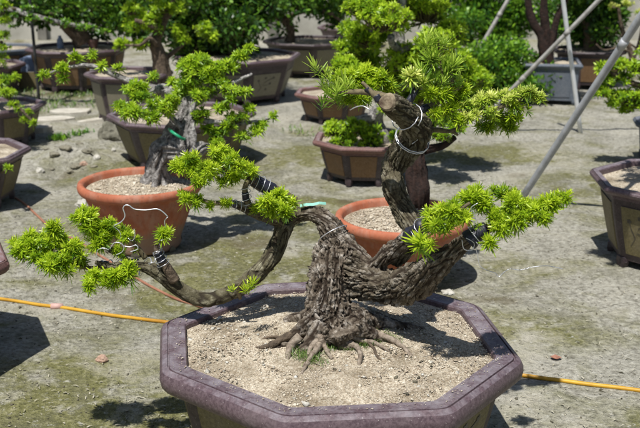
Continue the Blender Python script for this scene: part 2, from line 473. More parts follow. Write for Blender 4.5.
# ------------------------------------------------------------------ pots
def octagon(c, R, rot, n=8, ysc=1.0):
    return [np.array([c[0] + R * math.cos(rot + 2 * math.pi * k / n), c[1] + ysc * R * math.sin(rot + 2 * math.pi * k / n)]) for k in range(n)]
def inset(poly, d):
    n = len(poly); out = []
    for i in range(n):
        p0, p1, p2 = poly[i - 1], poly[i], poly[(i + 1) % n]
        e1 = (p1 - p0) / np.linalg.norm(p1 - p0); e2 = (p2 - p1) / np.linalg.norm(p2 - p1)
        n1 = np.array([-e1[1], e1[0]]); n2 = np.array([-e2[1], e2[0]])   # inward for CCW
        b = (n1 + n2); b /= np.linalg.norm(b)
        out.append(p1 + b * d / max(.3, np.dot(b, n1)))
    return out
def rounded(poly, r, k=3):
    out = []; n = len(poly)
    for i in range(n):
        p0, p1, p2 = poly[i - 1], poly[i], poly[(i + 1) % n]
        a = p1 + (p0 - p1) / np.linalg.norm(p0 - p1) * r; b = p1 + (p2 - p1) / np.linalg.norm(p2 - p1) * r
        for j in range(k + 1):
            t = j / k; out.append((1 - t) ** 2 * a + 2 * t * (1 - t) * p1 + t * t * b)
    return out
def loft(rings):
    """rings: list of (poly2d, z)"""
    k = len(rings[0][0]); V = []; F = []
    for poly, z in rings: V += [(p[0], p[1], z) for p in poly]
    for i in range(len(rings) - 1):
        for j in range(k):
            j2 = (j + 1) % k
            F.append((i * k + j, i * k + j2, (i + 1) * k + j2, (i + 1) * k + j))
    return V, F
def prism_slab(p0, p1, z0, z1, out, t, taper0=(0, 0), flat=0):
    """slab on a wall face from bottom edge p0,p1 (2d) to top edge shifted; returns box"""
    pass
def soil_mesh(parent, poly, z, mat, mound=.012, seed=0, holes=()):
    c = np.mean(poly, axis=0); n = len(poly); V = []; F = []
    K = 22
    for i in range(K + 1):
        f = i / K
        for p in poly:
            q = c + (p - c) * f
            V.append((q[0], q[1], z + mound * (1 - f * f) + (.008 * noise.noise(Vector((q[0] * 16, q[1] * 16, seed))) + .004 * noise.noise(Vector((q[0] * 45, q[1] * 45, seed)))) * (1 if f < .97 else 0)))
    for i in range(K):
        for j in range(n):
            j2 = (j + 1) % n
            F.append((i * n + j, i * n + j2, (i + 1) * n + j2, (i + 1) * n + j))
    o = mesh('soil', V, F, mat, parent, smooth=True)
    return o
def poly_pot(name, label, cat, poly, H, mats, rimw=.05, lip=.035, body_top=.045, body_bot=.12, foot=.03, group=None, bead=.012, panel=True, motif=False, soil_drop=.025, cr=.012, band=.0, soilmat=None):
    """a glazed many sided bonsai pot. poly: outer rim polygon (CCW)"""
    rim_m, body_m, pan_m = mats
    c = np.mean(poly, axis=0)
    root = thing(name, label, cat, (c[0], c[1], 0), group)
    n = len(poly)
    # rim: bead on the outside, a thin raised line, a flat slightly dished top
    prof = [(body_top, -lip - .012), (body_top * .55, -lip - .006), (.010, -lip - .002), (.003, -lip * .86), (0, -lip * .6), (.001, -lip * .35), (.006, -lip * .14), (bead * .8, -.0015), (bead, 0), (bead + .0012, -.0045), (bead + .0030, -.0045), (bead + .0042, .0005),
            (rimw * .6, -.001), (rimw - .003, -.002), (rimw, -.006), (rimw + .002, -.05)]
    V, F = loft([(rounded(inset(poly, d), cr * (1 - .5 * d / rimw if d < rimw else .5)), H + z) for d, z in prof])
    mesh('rim', V, F, rim_m, root, smooth=True, sharp=28)
    # body
    zt = H - lip - .010
    def bp(z):
        t = (zt - z) / (zt - foot); t = max(0, min(1, t))
        return inset(poly, body_top + .004 + (body_bot - body_top) * (t ** 1.25))
    zs = np.linspace(zt, foot, 7)
    V, F = loft([(rounded(bp(z), .01), z) for z in zs[::-1]])
    k = len(rounded(bp(0.1), .01)); F.append(tuple(range(k))[::-1])
    mesh('body', V, F, body_m, root)
    # panels + corner pilasters + foot
    for i in range(n):
        mb = MB(); pil = MB()
        def facept(u, z, o):
            q = bp(z); a, b = q[i], q[(i + 1) % n]; e = b - a; nn = np.array([e[1], -e[0]]) / np.linalg.norm(e)
            p = a + e * u + nn * o; return (p[0], p[1], z)
        if panel:
            za, zb = foot + .05 * (H / .33) * .6, zt - band - .018
            rows = []
            for z in np.linspace(za, zb, 5):
                rows.append([facept(u, z, o) for u, o in ((.13, -.001), (.14, .004), (.86, .004), (.87, -.001))])
            V = [p for r in rows for p in r]; F = []
            for r in range(4):
                for j in range(3): F.append((r * 4 + j, r * 4 + j + 1, (r + 1) * 4 + j + 1, (r + 1) * 4 + j))
            F.append((0, 1, 2, 3)); F.append((19, 18, 17, 16))
            mesh('panel', V, F, pan_m, root)
            mid = facept(.5, (za + zb) / 2, 0)
            if motif and mid[1] < c[1] - .02:
                mo = MB(); rr = random.Random(i + int(c[0] * 100))
                def ribbon(pts, w):
                    Vv = []
                    for (u, v) in pts:
                        z = za + (zb - za) * v
                        Vv += [facept(u, z - w / 2, .0052), facept(u + .008, z + w / 2, .0052)]
                    mo.add(Vv, [(2 * a, 2 * a + 2, 2 * a + 3, 2 * a + 1) for a in range(len(pts) - 1)])
                ribbon([(.26, .2), (.36, .38), (.42, .6), (.55, .72), (.68, .8)], .007)
                ribbon([(.4, .5), (.5, .48), (.6, .55)], .004)
                ribbon([(.36, .38), (.3, .55), (.27, .7)], .004)
                for (u, v) in ((.6, .55), (.68, .8), (.27, .72), (.5, .3), (.46, .82)):
                    z = za + (zb - za) * v; s = .009; w = s / np.linalg.norm(bp(z)[i] - bp(z)[(i + 1) % n])
                    ring = [facept(u + w * math.cos(a) * (1 + .25 * math.cos(5 * a)), z + s * math.sin(a) * (1 + .25 * math.cos(5 * a)), .0052) for a in np.linspace(0, 2 * math.pi, 20, endpoint=False)]
                    mo.add(ring, [tuple(range(20))])
                mo.build('painted_blossom', M['motif'], root)
        # foot at the corner
        q = bp(foot + .0); p = q[i]; d = (p - c) / np.linalg.norm(p - c)
        tt = np.array([-d[1], d[0]])
        fb = MB(); w = .026 * (H / .3); dp = .010
        rings = []
        for z, s in ((0, .6), (.008, .75), (foot * .7, .9), (foot + .01, .8)):
            rings.append(([p - d * dp * 2 - tt * w * s, p + d * dp * .35 * s - tt * w * s, p + d * dp * .75 * s, p + d * dp * .35 * s + tt * w * s, p - d * dp * 2 + tt * w * s], z))
        V, F = loft(rings); F.append((0, 1, 2, 3, 4)); F.append((19, 18, 17, 16, 15))
        mesh('foot', V, F, body_m, root)
    sp = rounded(inset(poly, rimw + .001), cr * .5)
    soil_mesh(root, sp, H - soil_drop, soilmat or M['soil'], seed=c[0] * 9)
    return root
def round_pot(name, label, c, R, H, group):
    root = thing(name, label, 'plant pot', (c[0], c[1], 0), group)
    seg = 72
    def rev(prof, nm, m):
        V, F = loft([([np.array([c[0] + r * math.cos(a), c[1] + r * math.sin(a)]) for a in np.linspace(0, 2 * math.pi, seg, endpoint=False)], z) for r, z in prof])
        return mesh(nm, V, F, m, root, smooth=True)
    rev([(R * .9, H - .045), (R * .965, H - .04), (R * .992, H - .030), (R, H - .018), (R * .985, H - .004), (R * .95, H), (R * .905, H - .003), (R * .885, H - .012), (R * .875, H - .05)], 'rim', M['terra'])
    rev([(R * .50, .0), (R * .60, .002), (R * .625, .012), (R * .615, .03), (R * .63, .045), (R * .72, H * .38), (R * .80, H * .58), (R * .862, H - .072), (R * .875, H - .066), (R * .875, H - .056), (R * .90, H - .044)], 'body', M['terra'])
    for a in (-.6, -1.6, -2.6, .5, 1.6, 2.6):                 # drainage notches read as dark arches in the foot ring
        p = np.array([c[0] + R * .615 * math.cos(a), c[1] + R * .615 * math.sin(a)])
        t = np.array([-math.sin(a), math.cos(a)]); nrm = np.array([math.cos(a), math.sin(a)])
        ring = [(*(p + nrm * (.008) + t * .018 * math.cos(q)), .001 + .02 * math.sin(q)) for q in np.linspace(0, math.pi, 9)]
        mesh('drain_notch', ring, [tuple(range(9))], M['crumb'], root)
    poly = [np.array([c[0] + R * .88 * math.cos(a), c[1] + R * .88 * math.sin(a)]) for a in np.linspace(0, 2 * math.pi, 48, endpoint=False)]
    soil_mesh(root, poly, H - .03, M['soil'], seed=3)
    return root

# ================================================================== SETTING
MOUNDS = [(*ground(px, py)[:2], r, h) for (px, py, r, h) in ((60, 158, .18, .045), (88, 160, .14, .035), (110, 147, .3, .03), (58, 172, .08, -.05), (75, 166, .06, -.04), (20, 120, .3, .02), (450, 165, .5, .01))]
def ground_z(x, y):
    v = Vector((x, y, 0))
    z = .010 * noise.noise(v * 2.3) + .006 * noise.noise(v * 8) + .0035 * noise.noise(v * 21)
    for (a, b, r, h) in MOUNDS:
        d2 = ((x - a) ** 2 + (y - b) ** 2) / (r * r)
        if d2 < 6: z += h * math.exp(-d2) * (1 + .9 * noise.noise(v * 14))
    return z - .006
def build_ground():
    xs = np.concatenate([[-150, -60, -25, -12, -7], np.arange(-4.6, 4.61, .03), [7, 12, 25, 60, 150]])
    ys = np.concatenate([[-60, -20, -8, -3, 0, .8], np.arange(1.4, 9.6, .03), [9.9, 11, 14, 20, 40, 90, 200]])
    X, Y = np.meshgrid(xs, ys)
    Z = np.zeros_like(X)
    for i in range(X.shape[0]):
        for j in range(X.shape[1]):
            x, y = X[i, j], Y[i, j]
            if abs(x) < 5 and 1 < y < 10:
                Z[i, j] = ground_z(x, y)
    V = np.stack([X.ravel(), Y.ravel(), Z.ravel()], 1)
    nx = len(xs); ny = len(ys)
    I = np.arange(nx * ny).reshape(ny, nx)
    F = np.stack([I[:-1, :-1].ravel(), I[:-1, 1:].ravel(), I[1:, 1:].ravel(), I[1:, :-1].ravel()], 1)
    o = mesh('ground', V, F, M['ground'], smooth=True)
    tag(o, kind='structure')
build_ground()

# wall behind the yard
def box(mb, x0, x1, y0, y1, z0, z1, m=0):
    V = [(x0, y0, z0), (x1, y0, z0), (x1, y1, z0), (x0, y1, z0), (x0, y0, z1), (x1, y0, z1), (x1, y1, z1), (x0, y1, z1)]
    mb.add(V, [(0, 3, 2, 1), (4, 5, 6, 7), (0, 1, 5, 4), (1, 2, 6, 5), (2, 3, 7, 6), (3, 0, 4, 7)], m)
w = thing('concrete_wall', 'long pale stained concrete wall closing the yard behind all the pots', 'wall', (0, 11.7, 0))
mb = MB(); box(mb, -9, 9, 11.7, 11.85, -.05, 2.1); mb.build('wall_panel', M['wall'], w)
for x in (-7.6, -5.2, -3.95, -3.2, -1.9, -.55, .85, 2.2, 3.4, 4.9, 7.4):
    mb = MB(); box(mb, x - .05, x + .05, 11.63, 11.698, -.05, 2.16); mb.build('post', M['wallpost'], w)
mb = MB(); box(mb, -9, 9, 11.66, 11.89, 2.102, 2.17); mb.build('coping', M['wallpost'], w)

# ================================================================== POTS
PUR = (M['purple'], M['purple_dark'], M['ochre'])
main_groove = [ground(px, py, .33)[:2] for px, py in ((167, 370), (283.5, 417), (448, 409.5), (518, 358.5), (477, 304))]
g_ = main_groove
main_groove = [np.array(p) for p in ([-.331, 1.985], [-.071, 1.769], [.254, 1.801], [.439, 2.045], [.396, 2.375], [.168, 2.575], [-.150, 2.530], [-.372, 2.262])]
outer = inset(main_groove, -.017)
main_pot = poly_pot('octagonal_pot', 'large purple brown glazed octagonal pot in the foreground holding the wired twisted tree', 'bonsai pot', outer, .33, PUR, rimw=.062, lip=.050, body_top=.045, body_bot=.10, bead=.018, motif=True, soil_drop=.016, cr=.022)

main_c = np.mean(outer, axis=0)
def reg_pot(name, label, c, R, H, mats, rot=.39, n=8, **k):
    return poly_pot(name, label, 'bonsai pot', octagon(c, R * 1.04, rot, n), H, mats, **{**dict(rimw=.036, lip=.026, bead=.008, body_top=.035, body_bot=.35 * R, group='glazed bonsai pots around the yard'), **k})
terraL = round_pot('terracotta_pot', 'round orange terracotta pot left of centre holding the pale gnarled trunk', (-.724, 3.906), .25, .272, 'round terracotta pots')
terraC = round_pot('terracotta_pot', 'round orange terracotta pot partly hidden behind the foreground tree', (.300, 3.49), .247, .25, 'round terracotta pots')
reg_pot('octagonal_pot', 'large olive panelled pot with dark band under the dense dark green crown', (-.615, 7.577), .464, .33, (M['purple'], M['purple_dark'], M['ochre_pale']), rot=.25, motif=True, band=.05, body_bot=.12)
reg_pot('octagonal_pot', 'dark brown wide pot in the back row holding a curved thin dark trunk', (-.093, 8.884), .40, .30, (M['purple_dark'], M['purple_dark'], M['ochre_pale']), rot=.1, body_bot=.14)
reg_pot('octagonal_pot', 'small reddish rimmed brown pot behind the long leaved shoots', (.101, 6.706), .275, .19, (M['redbrown'], M['purple_dark'], M['brownpanel']), rot=.3, body_bot=.07, motif=False)
reg_pot('octagonal_pot', 'brown panelled pot with red brown rim under the bright bushy tree with pale trunk', (.236, 5.044), .277, .215, (M['redbrown'], M['purple_dark'], M['brownpanel']), rot=.30, body_bot=.075)
reg_pot('octagonal_pot', 'wide purple rimmed pot with yellow panels just behind the left terracotta pot', (-.761, 5.447), .397, .27, PUR, rot=.12, body_bot=.10)
reg_pot('octagonal_pot', 'tall purple brown pot behind the gnarled pale tree, between two wider pots', (-1.269, 6.639), .285, .33, (M['purple'], M['purple_dark'], M['ochre_pale']), rot=.2, body_bot=.08)
reg_pot('octagonal_pot', 'broad dark pot in the upper left with small brown pot on its soil', (-1.944, 8.089), .40, .33, (M['purple'], M['purple_dark'], M['brownpanel']), rot=.3, body_bot=.10)
reg_pot('octagonal_pot', 'olive panelled pot at the left edge with a leafy sprig hanging over its rim', (-1.946, 5.968), .283, .23, (M['purple'], M['purple_dark'], M['ochre']), rot=.35, body_bot=.08)
reg_pot('octagonal_pot', 'purple rimmed pot with yellow panels at the left edge beside the orange hose', (-1.690, 4.567), .320, .25, PUR, rot=.28, body_bot=.09)
reg_pot('octagonal_pot', 'purple rimmed pot at the right edge with painted blossom on ochre panels', (1.405, 3.72), .355, .325, PUR, rot=.33, body_bot=.09, motif=True, band=.02)
reg_pot('octagonal_pot', 'red brown rim corner of a pot cut off by the lower left edge', (-1.245, 2.75), .33, .32, (M['redbrown'], M['purple_dark'], M['ochre']), rot=.02, body_bot=.15, body_top=.08, lip=.035, rimw=.06)
reg_pot('octagonal_pot', 'low bluish dusty pot at the far upper left beside the black stake', (-2.75, 8.691), .30, .26, (M['greyblue'], M['purple_dark'], M['brownpanel']), rot=.2, body_bot=.08)
reg_pot('octagonal_pot', 'small dark purple pot at the left edge behind the olive panelled one', (-2.637, 7.902), .30, .22, (M['purple'], M['purple_dark'], M['purple_dark']), rot=.2, body_bot=.07)
reg_pot('square_planter', 'pale grey blue square planter behind the white pole', (1.72, 7.45), .29, .30, (M['greyblue'], M['greyblue'], M['greyblue']), rot=.62, n=4, body_bot=.03, body_top=.02, rimw=.03, lip=.03, cr=.01, soil_drop=.02)
reg_pot('octagonal_pot', 'dark brown pot under the dense dark crown at the upper right', (2.20, 8.220), .30, .30, (M['purple_dark'], M['purple_dark'], M['brownpanel']), rot=.2, body_bot=.07)
reg_pot('octagonal_pot', 'purplish shallow pot far back at the foot of the wall', (.333, 11.0), .36, .22, (M['purple'], M['purple'], M['purple']), rot=.2, body_bot=.10)
reg_pot('octagonal_pot', 'grey blue pot cut off by the right edge under bright leaves', (1.96, 5.465), .22, .22, (M['greyblue'], M['greyblue'], M['greyblue']), rot=.2, body_bot=.05)
reg_pot('octagonal_pot', 'small dark pot in the shade under the round dark shrub', (1.30, 7.75), .22, .17, (M['purple_dark'], M['purple_dark'], M['purple_dark']), rot=.2, body_bot=.05)
# small things on the broad pot's soil
t = thing('small_pot', 'tiny brown flowerpot standing on the soil of the broad upper left pot', 'plant pot', at(93, 41, 8.1))
c0 = at(93, 41, 8.1)
V, F = loft([([np.array([c0[0] + r * math.cos(a), c0[1] + r * math.sin(a)]) for a in np.linspace(0, 6.283, 16, endpoint=False)], .31 + z) for r, z in ((.03, 0), (.042, .06), (.047, .062), (.047, .078), (.040, .078), (.036, .05))])
F.append(tuple(range(16))[::-1]); mesh('pot_body', V, F, M['redbrown'], t, smooth=False)
c0 = at(60, 40, 8.1)
V, F = loft([([np.array([c0[0] + r * math.cos(a), c0[1] + r * math.sin(a)]) for a in np.linspace(0, 6.283, 16, endpoint=False)], .31 + z) for r, z in ((.022, 0), (.026, .01), (.026, .07), (.014, .09), (.012, .105), (.010, .106))])
F.append(tuple(range(16))[::-1]); F.append(tuple(range(80, 96)))
tag(mesh('plastic_bottle', V, F, M['blueplastic'], None, smooth=False), 'small pale blue plastic bottle on the rim of the broad upper left pot', 'bottle')

# ================================================================== MAIN TREE
def chain_px(L):
    P = [at(a, b, Y) for a, b, Y, r in L]; R = [metres(r, p) for (a, b, Y, r), p in zip(L, P)]
    return P, R
A_ = [(330, 350, 2.24, 29), (329, 338, 2.24, 28), (328, 325, 2.25, 26), (328, 311, 2.255, 24), (328, 298, 2.26, 22.5), (330, 283, 2.27, 24), (334, 269, 2.28, 25), (337, 255, 2.29, 22.5), (336, 241, 2.295, 16.5), (331, 229, 2.30, 13), (323, 219, 2.30, 10), (312, 214, 2.31, 8.6), (300, 215, 2.32, 8), (290, 218, 2.33, 8.5), (284, 226, 2.32, 9.5), (281, 237, 2.315, 9.3), (277, 248, 2.31, 9), (269, 261, 2.30, 9), (256, 275, 2.29, 8.6), (243, 286, 2.28, 8.2), (227, 295, 2.28, 7.6), (206, 300, 2.27, 7.2), (186, 294, 2.27, 7.6), (171, 283, 2.26, 7.4), (157, 273, 2.25, 7.2), (145, 267, 2.25, 6.5), (130, 265, 2.25, 5), (112, 266, 2.24, 3.4), (95, 262, 2.23, 2.2)]
B_ = [(348, 268, 2.28, 23), (362, 278, 2.26, 20.5), (380, 285, 2.22, 17.5), (398, 288, 2.18, 18), (414, 282, 2.13, 18.5), (428, 272, 2.09, 16.5), (440, 262, 2.06, 13), (452, 252, 2.04, 10), (462, 244, 2.03, 8.6), (472, 238, 2.02, 7.6), (482, 232, 2.01, 6.6), (490, 227, 2.01, 5.4)]
C1 = [(352, 268, 2.28, 12), (366, 271, 2.26, 10.5), (378, 264, 2.24, 9.4), (389, 254, 2.21, 8.8), (399, 246, 2.18, 8.4), (409, 238, 2.14, 7.8), (417, 232, 2.11, 7), (426, 225, 2.09, 6)]
D_ = [(394, 262, 2.24, 8), (406, 247, 2.216, 11), (412, 233, 2.20, 11.5), (407, 218, 2.223, 11.8), (399, 203, 2.246, 11.5), (393.5, 188, 2.253, 11.5), (392, 173, 2.28, 12.5), (398, 159, 2.28, 14), (408, 146, 2.26, 15.5), (417, 132, 2.23, 15), (411, 119, 2.19, 13.5), (399, 109, 2.15, 12), (388, 103, 2.11, 10)]
E_ = [(283, 218, 2.320, 11), (270, 214, 2.310, 9.5), (257, 211, 2.300, 7.5), (246, 208, 2.290, 5.5), (236, 204, 2.280, 3.5)]
def gz(L): return [(*ground(a, b, z), r * (.80 if r > 8 else .9)) for a, b, z, r in L]
roots_in = [  # flaring buttresses blended into the trunk: on the soil plane
    gz([(322, 322, .37, 20), (303, 333, .335, 13), (288, 343, .325, 8.5), (273, 350, .318, 5)]),
    gz([(326, 330, .36, 20), (312, 343, .335, 11), (303, 352, .322, 7), (298, 358, .312, 4)]),
    gz([(350, 325, .37, 18), (368, 334, .34, 11), (384, 340, .325, 7), (396, 344, .312, 4)]),
    gz([(354, 318, .37, 18), (378, 322, .335, 10), (402, 327, .325, 6), (425, 331, .315, 4)]),
    gz([(340, 332, .36, 20), (344, 345, .33, 10), (350, 352, .318, 5)]),
    gz([(322, 316, .37, 16), (302, 318, .335, 9), (284, 322, .322, 5)]),
]
root = thing('bonsai_tree', 'twisted furrowed grey bonsai with wired leafy arms, planted in the large foreground pot', 'bonsai tree', ground(336, 340, .30), 'bonsai trees in the yard')
chains = []
F_ = [(333, 232, 2.30, 9), (344, 243, 2.29, 12), (356, 256, 2.28, 12), (368, 270, 2.26, 12)]
for L in [A_, B_, C1, D_, E_, F_]:
    P, Rr = chain_px(L); chains.append(catmull(P, Rr, .012))
for L in roots_in:
    P = [np.array(q[:3]) for q in L]; chains.append(catmull(P, [metres(q[3], p) for q, p in zip(L, P)], .012))
def main_trunk():
    mb = MB()
    for (P, Rr) in chains:
        V, F = tube(P, Rr, 20); mb.add(V, F)
    tmp = mb.build('trunk_raw', M['bark'])
    rm = tmp.modifiers.new('r', 'REMESH'); rm.mode = 'VOXEL'; rm.voxel_size = .0020
    sm = tmp.modifiers.new('s', 'SMOOTH'); sm.iterations = 7; sm.factor = .5
    dg = bpy.context.evaluated_depsgraph_get()
    me = bpy.data.meshes.new_from_object(tmp.evaluated_get(dg))
    bpy.data.objects.remove(tmp)
    n = len(me.vertices); V = np.empty(n * 3, dtype=np.float32); me.vertices.foreach_get('co', V); V = V.reshape(-1, 3).astype(float)
    Nn = np.empty(n * 3, dtype=np.float32); me.vertices.foreach_get('normal', Nn); Nn = Nn.reshape(-1, 3).astype(float)
    best = np.full(n, 1e9); q1 = np.zeros(n); q2 = np.zeros(n); qs = np.zeros(n); ci = np.zeros(n, int); qr = np.zeros(n)
    for k, (P, Rr) in enumerate(chains):
        T, N, B = frames(P); s = np.concatenate([[0], np.cumsum(np.linalg.norm(np.diff(P, axis=0), axis=1))])
        for j in range(len(P)):
            d = V - P[j]; dist = np.linalg.norm(d, axis=1) / (Rr[j] + .004)
            m_ = dist < best
            best[m_] = dist[m_]; dm = d[m_]
            q1[m_] = dm @ N[j]; q2[m_] = dm @ B[j]; qs[m_] = s[j] + dm @ T[j]; ci[m_] = k; qr[m_] = Rr[j]
    foot_c = (0.035, 2.26)
    crack = np.zeros(n); disp = np.zeros(n); moss = np.zeros(n)
    for i in range(n):
        k = ci[i]; r = qr[i]; x, y, s = q1[i], q2[i], qs[i]
        tw = s * 5.0; cx = x * math.cos(tw) - y * math.sin(tw); cy = x * math.sin(tw) + y * math.cos(tw)
        rough = 1.0; smoothb = 0.0
        if k == 0:
            smoothb = .8 * min(1, max(0, (s - .34) / .08))
        elif k == 3: smoothb = .65
        elif k == 4: smoothb = .8
        elif k == 1: smoothb = .25
        Fq = 62 * (1 + .6 * smoothb)
        p = Vector((cx * Fq, cy * Fq, s * Fq * .30 + k * 7.3))
        wv = noise.noise_vector(p * .7) * .6 + noise.noise_vector(p * 2.6) * .35
        if k >= 6 or (k == 0 and V[i][2] < .455):        # root flare: fissures fan out from the foot of the trunk
            ddx = V[i][0] - foot_c[0]; ddy = V[i][1] - foot_c[1]; rad = math.hypot(ddx, ddy) + 1e-6
            th = math.atan2(ddy, ddx) + rad * 3
            cx = math.cos(th) * .055; cy = math.sin(th) * .055
            s = (rad - V[i][2]) * .9; k = 0
        # long sinuous fissures that run along the limb
        a1 = Vector((cx * 88, cy * 88, s * 13 + k * 5.1)) + noise.noise_vector(Vector((x * 32, y * 32, s * 24))) * .55
        a2 = Vector((cx * 190, cy * 190, s * 34 + k * 2.7)) + noise.noise_vector(Vector((x * 60, y * 60, s * 50))) * .6
        r1 = abs(noise.noise(a1)); r2 = abs(noise.noise(a2))
        dists, pts = noise.voronoi(p + wv)
        cv = min(1.0, (dists[1] - dists[0]) / .22)
        f1 = min(1.0, r1 / .20) ** .8; f2 = min(1.0, r2 / .22)
        c = f1 * (.55 + .45 * f2) * (.6 + .4 * cv)
        fl = noise.noise(Vector((cx * 120, cy * 120, s * 60 + k)))
        fine = noise.noise(Vector((cx * 260, cy * 260, s * 130)))
        plate = noise.cell(Vector((cx * 60, cy * 60, s * 22 + k)) + wv)
        tip = noise.noise(Vector((cx * 60, cy * 60, s * 20 + 9 + k)))
        knot = noise.noise(Vector((x * 22, y * 22, s * 16 + k * 3)))
        crack[i] = max(0, min(1, c * 1.05 + .25 * fl + .2 * fine - .05))
        amp = min(.0105, r * .21) * (1 - .35 * smoothb)
        disp[i] = amp * (1.25 * (c - .7)) * (1 + .5 * tip) + amp * .25 * fl + amp * .22 * fine + amp * .5 * (plate - .5) * f1 + amp * 1.3 * knot
        moss[i] = smoothb
    V = V + Nn * disp[:, None]
    fcount = len(me.polygons); Fi = np.empty(len(me.loops), dtype=np.int32); me.loops.foreach_get('vertex_index', Fi)
    F = Fi.reshape(-1, 4)
    o = mesh('trunk', V, F, M['bark'], root, smooth=True, attrs={'crack': crack, 'moss': moss})
    return o
trunk = main_trunk()
# the sawn end
def disc(c, nrm, r, name, mat, parent, thick=.004, seed=0):
    nrm = np.array(nrm, float); nrm /= np.linalg.norm(nrm); a = np.cross(nrm, [0, 0, 1]); a /= np.linalg.norm(a); b = np.cross(nrm, a)
    V = [np.array(c)]; F = []
    K, S = 6, 28
    for i in range(1, K + 1):
        for j in range(S):
            t = 2 * math.pi * j / S; q = r * i / K * (1 + .06 * math.sin(3 * t + 1))
            V.append(np.array(c) + a * q * math.cos(t) + b * q * math.sin(t) + nrm * (-.12 * thick * (i % 2) - (thick * 1.5 if i == K else 0)))
    for j in range(S): F.append((0, 1 + j, 1 + (j + 1) % S))
    for i in range(K - 1):
        for j in range(S):
            a0 = 1 + i * S + j; a1 = 1 + i * S + (j + 1) % S
            F.append((a0, a0 + S, a1 + S, a1))
    return mesh(name, V, F, mat, parent)
Pd, Rd = chains[3]
nv = Pd[-1] - Pd[-6]; nv /= np.linalg.norm(nv)
disc(Pd[-1] + nv * .0075 + np.array([0, 0, .001]), nv + np.array([-.1, -.35, .1]), Rd[-1] * .93, 'cut_face', M['cutwood'], trunk)

def tube_part(name, P, R, mat, parent, seg=8, step=.01, rough=0, seed=0, ridge=0, smooth=True):
    P2, R2 = catmull(P, R if hasattr(R, '__len__') else [R] * len(P), step)
    V, F = tube(P2, R2, seg, rough, seed, ridge=ridge)
    return mesh(name, V, F, mat, parent, smooth=smooth)
def px_part(name, L, mat, parent, **k):
    P, Rr = chain_px(L); return tube_part(name, P, Rr, mat, parent, **k)
# exposed pale roots running over the soil
def soil_z(x, y):
    q = ((x - main_c[0]) ** 2 + (y - main_c[1]) ** 2) / .135
    return .314 + .012 * (1 - min(1, q)) + .008 * noise.noise(Vector((x * 16, y * 16, main_c[0] * 9))) + .004 * noise.noise(Vector((x * 45, y * 45, main_c[0] * 9)))
def on_soil(L, z=None):
    out = [];
    for (a, b, r, dz) in L:
        p = ground(a, b, .322 + dz); p = ground(a, b, soil_z(p[0], p[1]) + dz + .001); out.append((p, metres(r, p)))
    return [o[0] for o in out], [o[1] for o in out]
for i, L in enumerate(([(322, 335, 4.6, .034), (320, 343, 4.0, .014), (315, 351, 3.2, .006), (309, 360, 2.8, .003), (304, 369, 2.0, .001), (300, 377, 1.2, -.004)],
          [(321, 338, 4, .026), (324, 346, 3.0, .010), (328, 353, 2.2, .003), (332, 359, 1.4, -.004)],
          [(318, 340, 3.2, .02), (312, 346, 2.6, .010), (309, 352, 2.0, .003), (308, 358, 1.2, -.004)],
          [(341, 340, 3.4, .02), (350, 344, 3.2, .012), (357, 347, 3.0, .010), (360, 353, 2.7, .008), (360, 361, 2.2, .003), (359, 369, 1.3, -.004)],
          [(352, 337, 3.2, .018), (364, 341, 2.7, .010), (375, 343, 2.3, .007), (384, 348, 1.8, .003), (390, 352, 1.0, -.004)],
          [(357, 330, 4.4, .025), (372, 333, 4.2, .015), (388, 338, 3.8, .011), (399, 344, 2.9, .005), (408, 352, 1.9, .002), (414, 358, 1.1, -.005)],
          [(300, 336, 4.6, .024), (293, 343, 4.2, .014), (289, 351, 3.6, .007), (288, 358, 2.4, .001), (286, 364, 1.2, -.005)],
          [(292, 334, 4.0, .022), (281, 340, 3.6, .012), (271, 345, 3.0, .006), (262, 347, 1.8, .002), (255, 348, 1.0, -.004)],
          [(368, 342, 1.8, .008), (374, 349, 1.5, .004), (377, 356, 1.1, .001), (383, 362, .7, -.003)],
          [(284, 339, 1.8, .010), (276, 337, 1.5, .006), (266, 338, 1.1, .002), (258, 342, .7, -.003)])):
    P, Rr = on_soil(L)
    tube_part('surface_root', P, Rr, M['root'] if i < 7 or i > 9 else M['bark_brown'], root, seg=10, step=.004, rough=.5, seed=i, ridge=.2)
p0 = ground(337, 362, .318); p1 = ground(340, 370, .312)
tag(tube_part('wood_chip', [p0, (p0 + p1) / 2, p1], [.005, .0085, .007], M['root'], None, seg=8, step=.004, rough=.4), 'short brown wood chip lying on the grit below the exposed roots', 'wood chip')

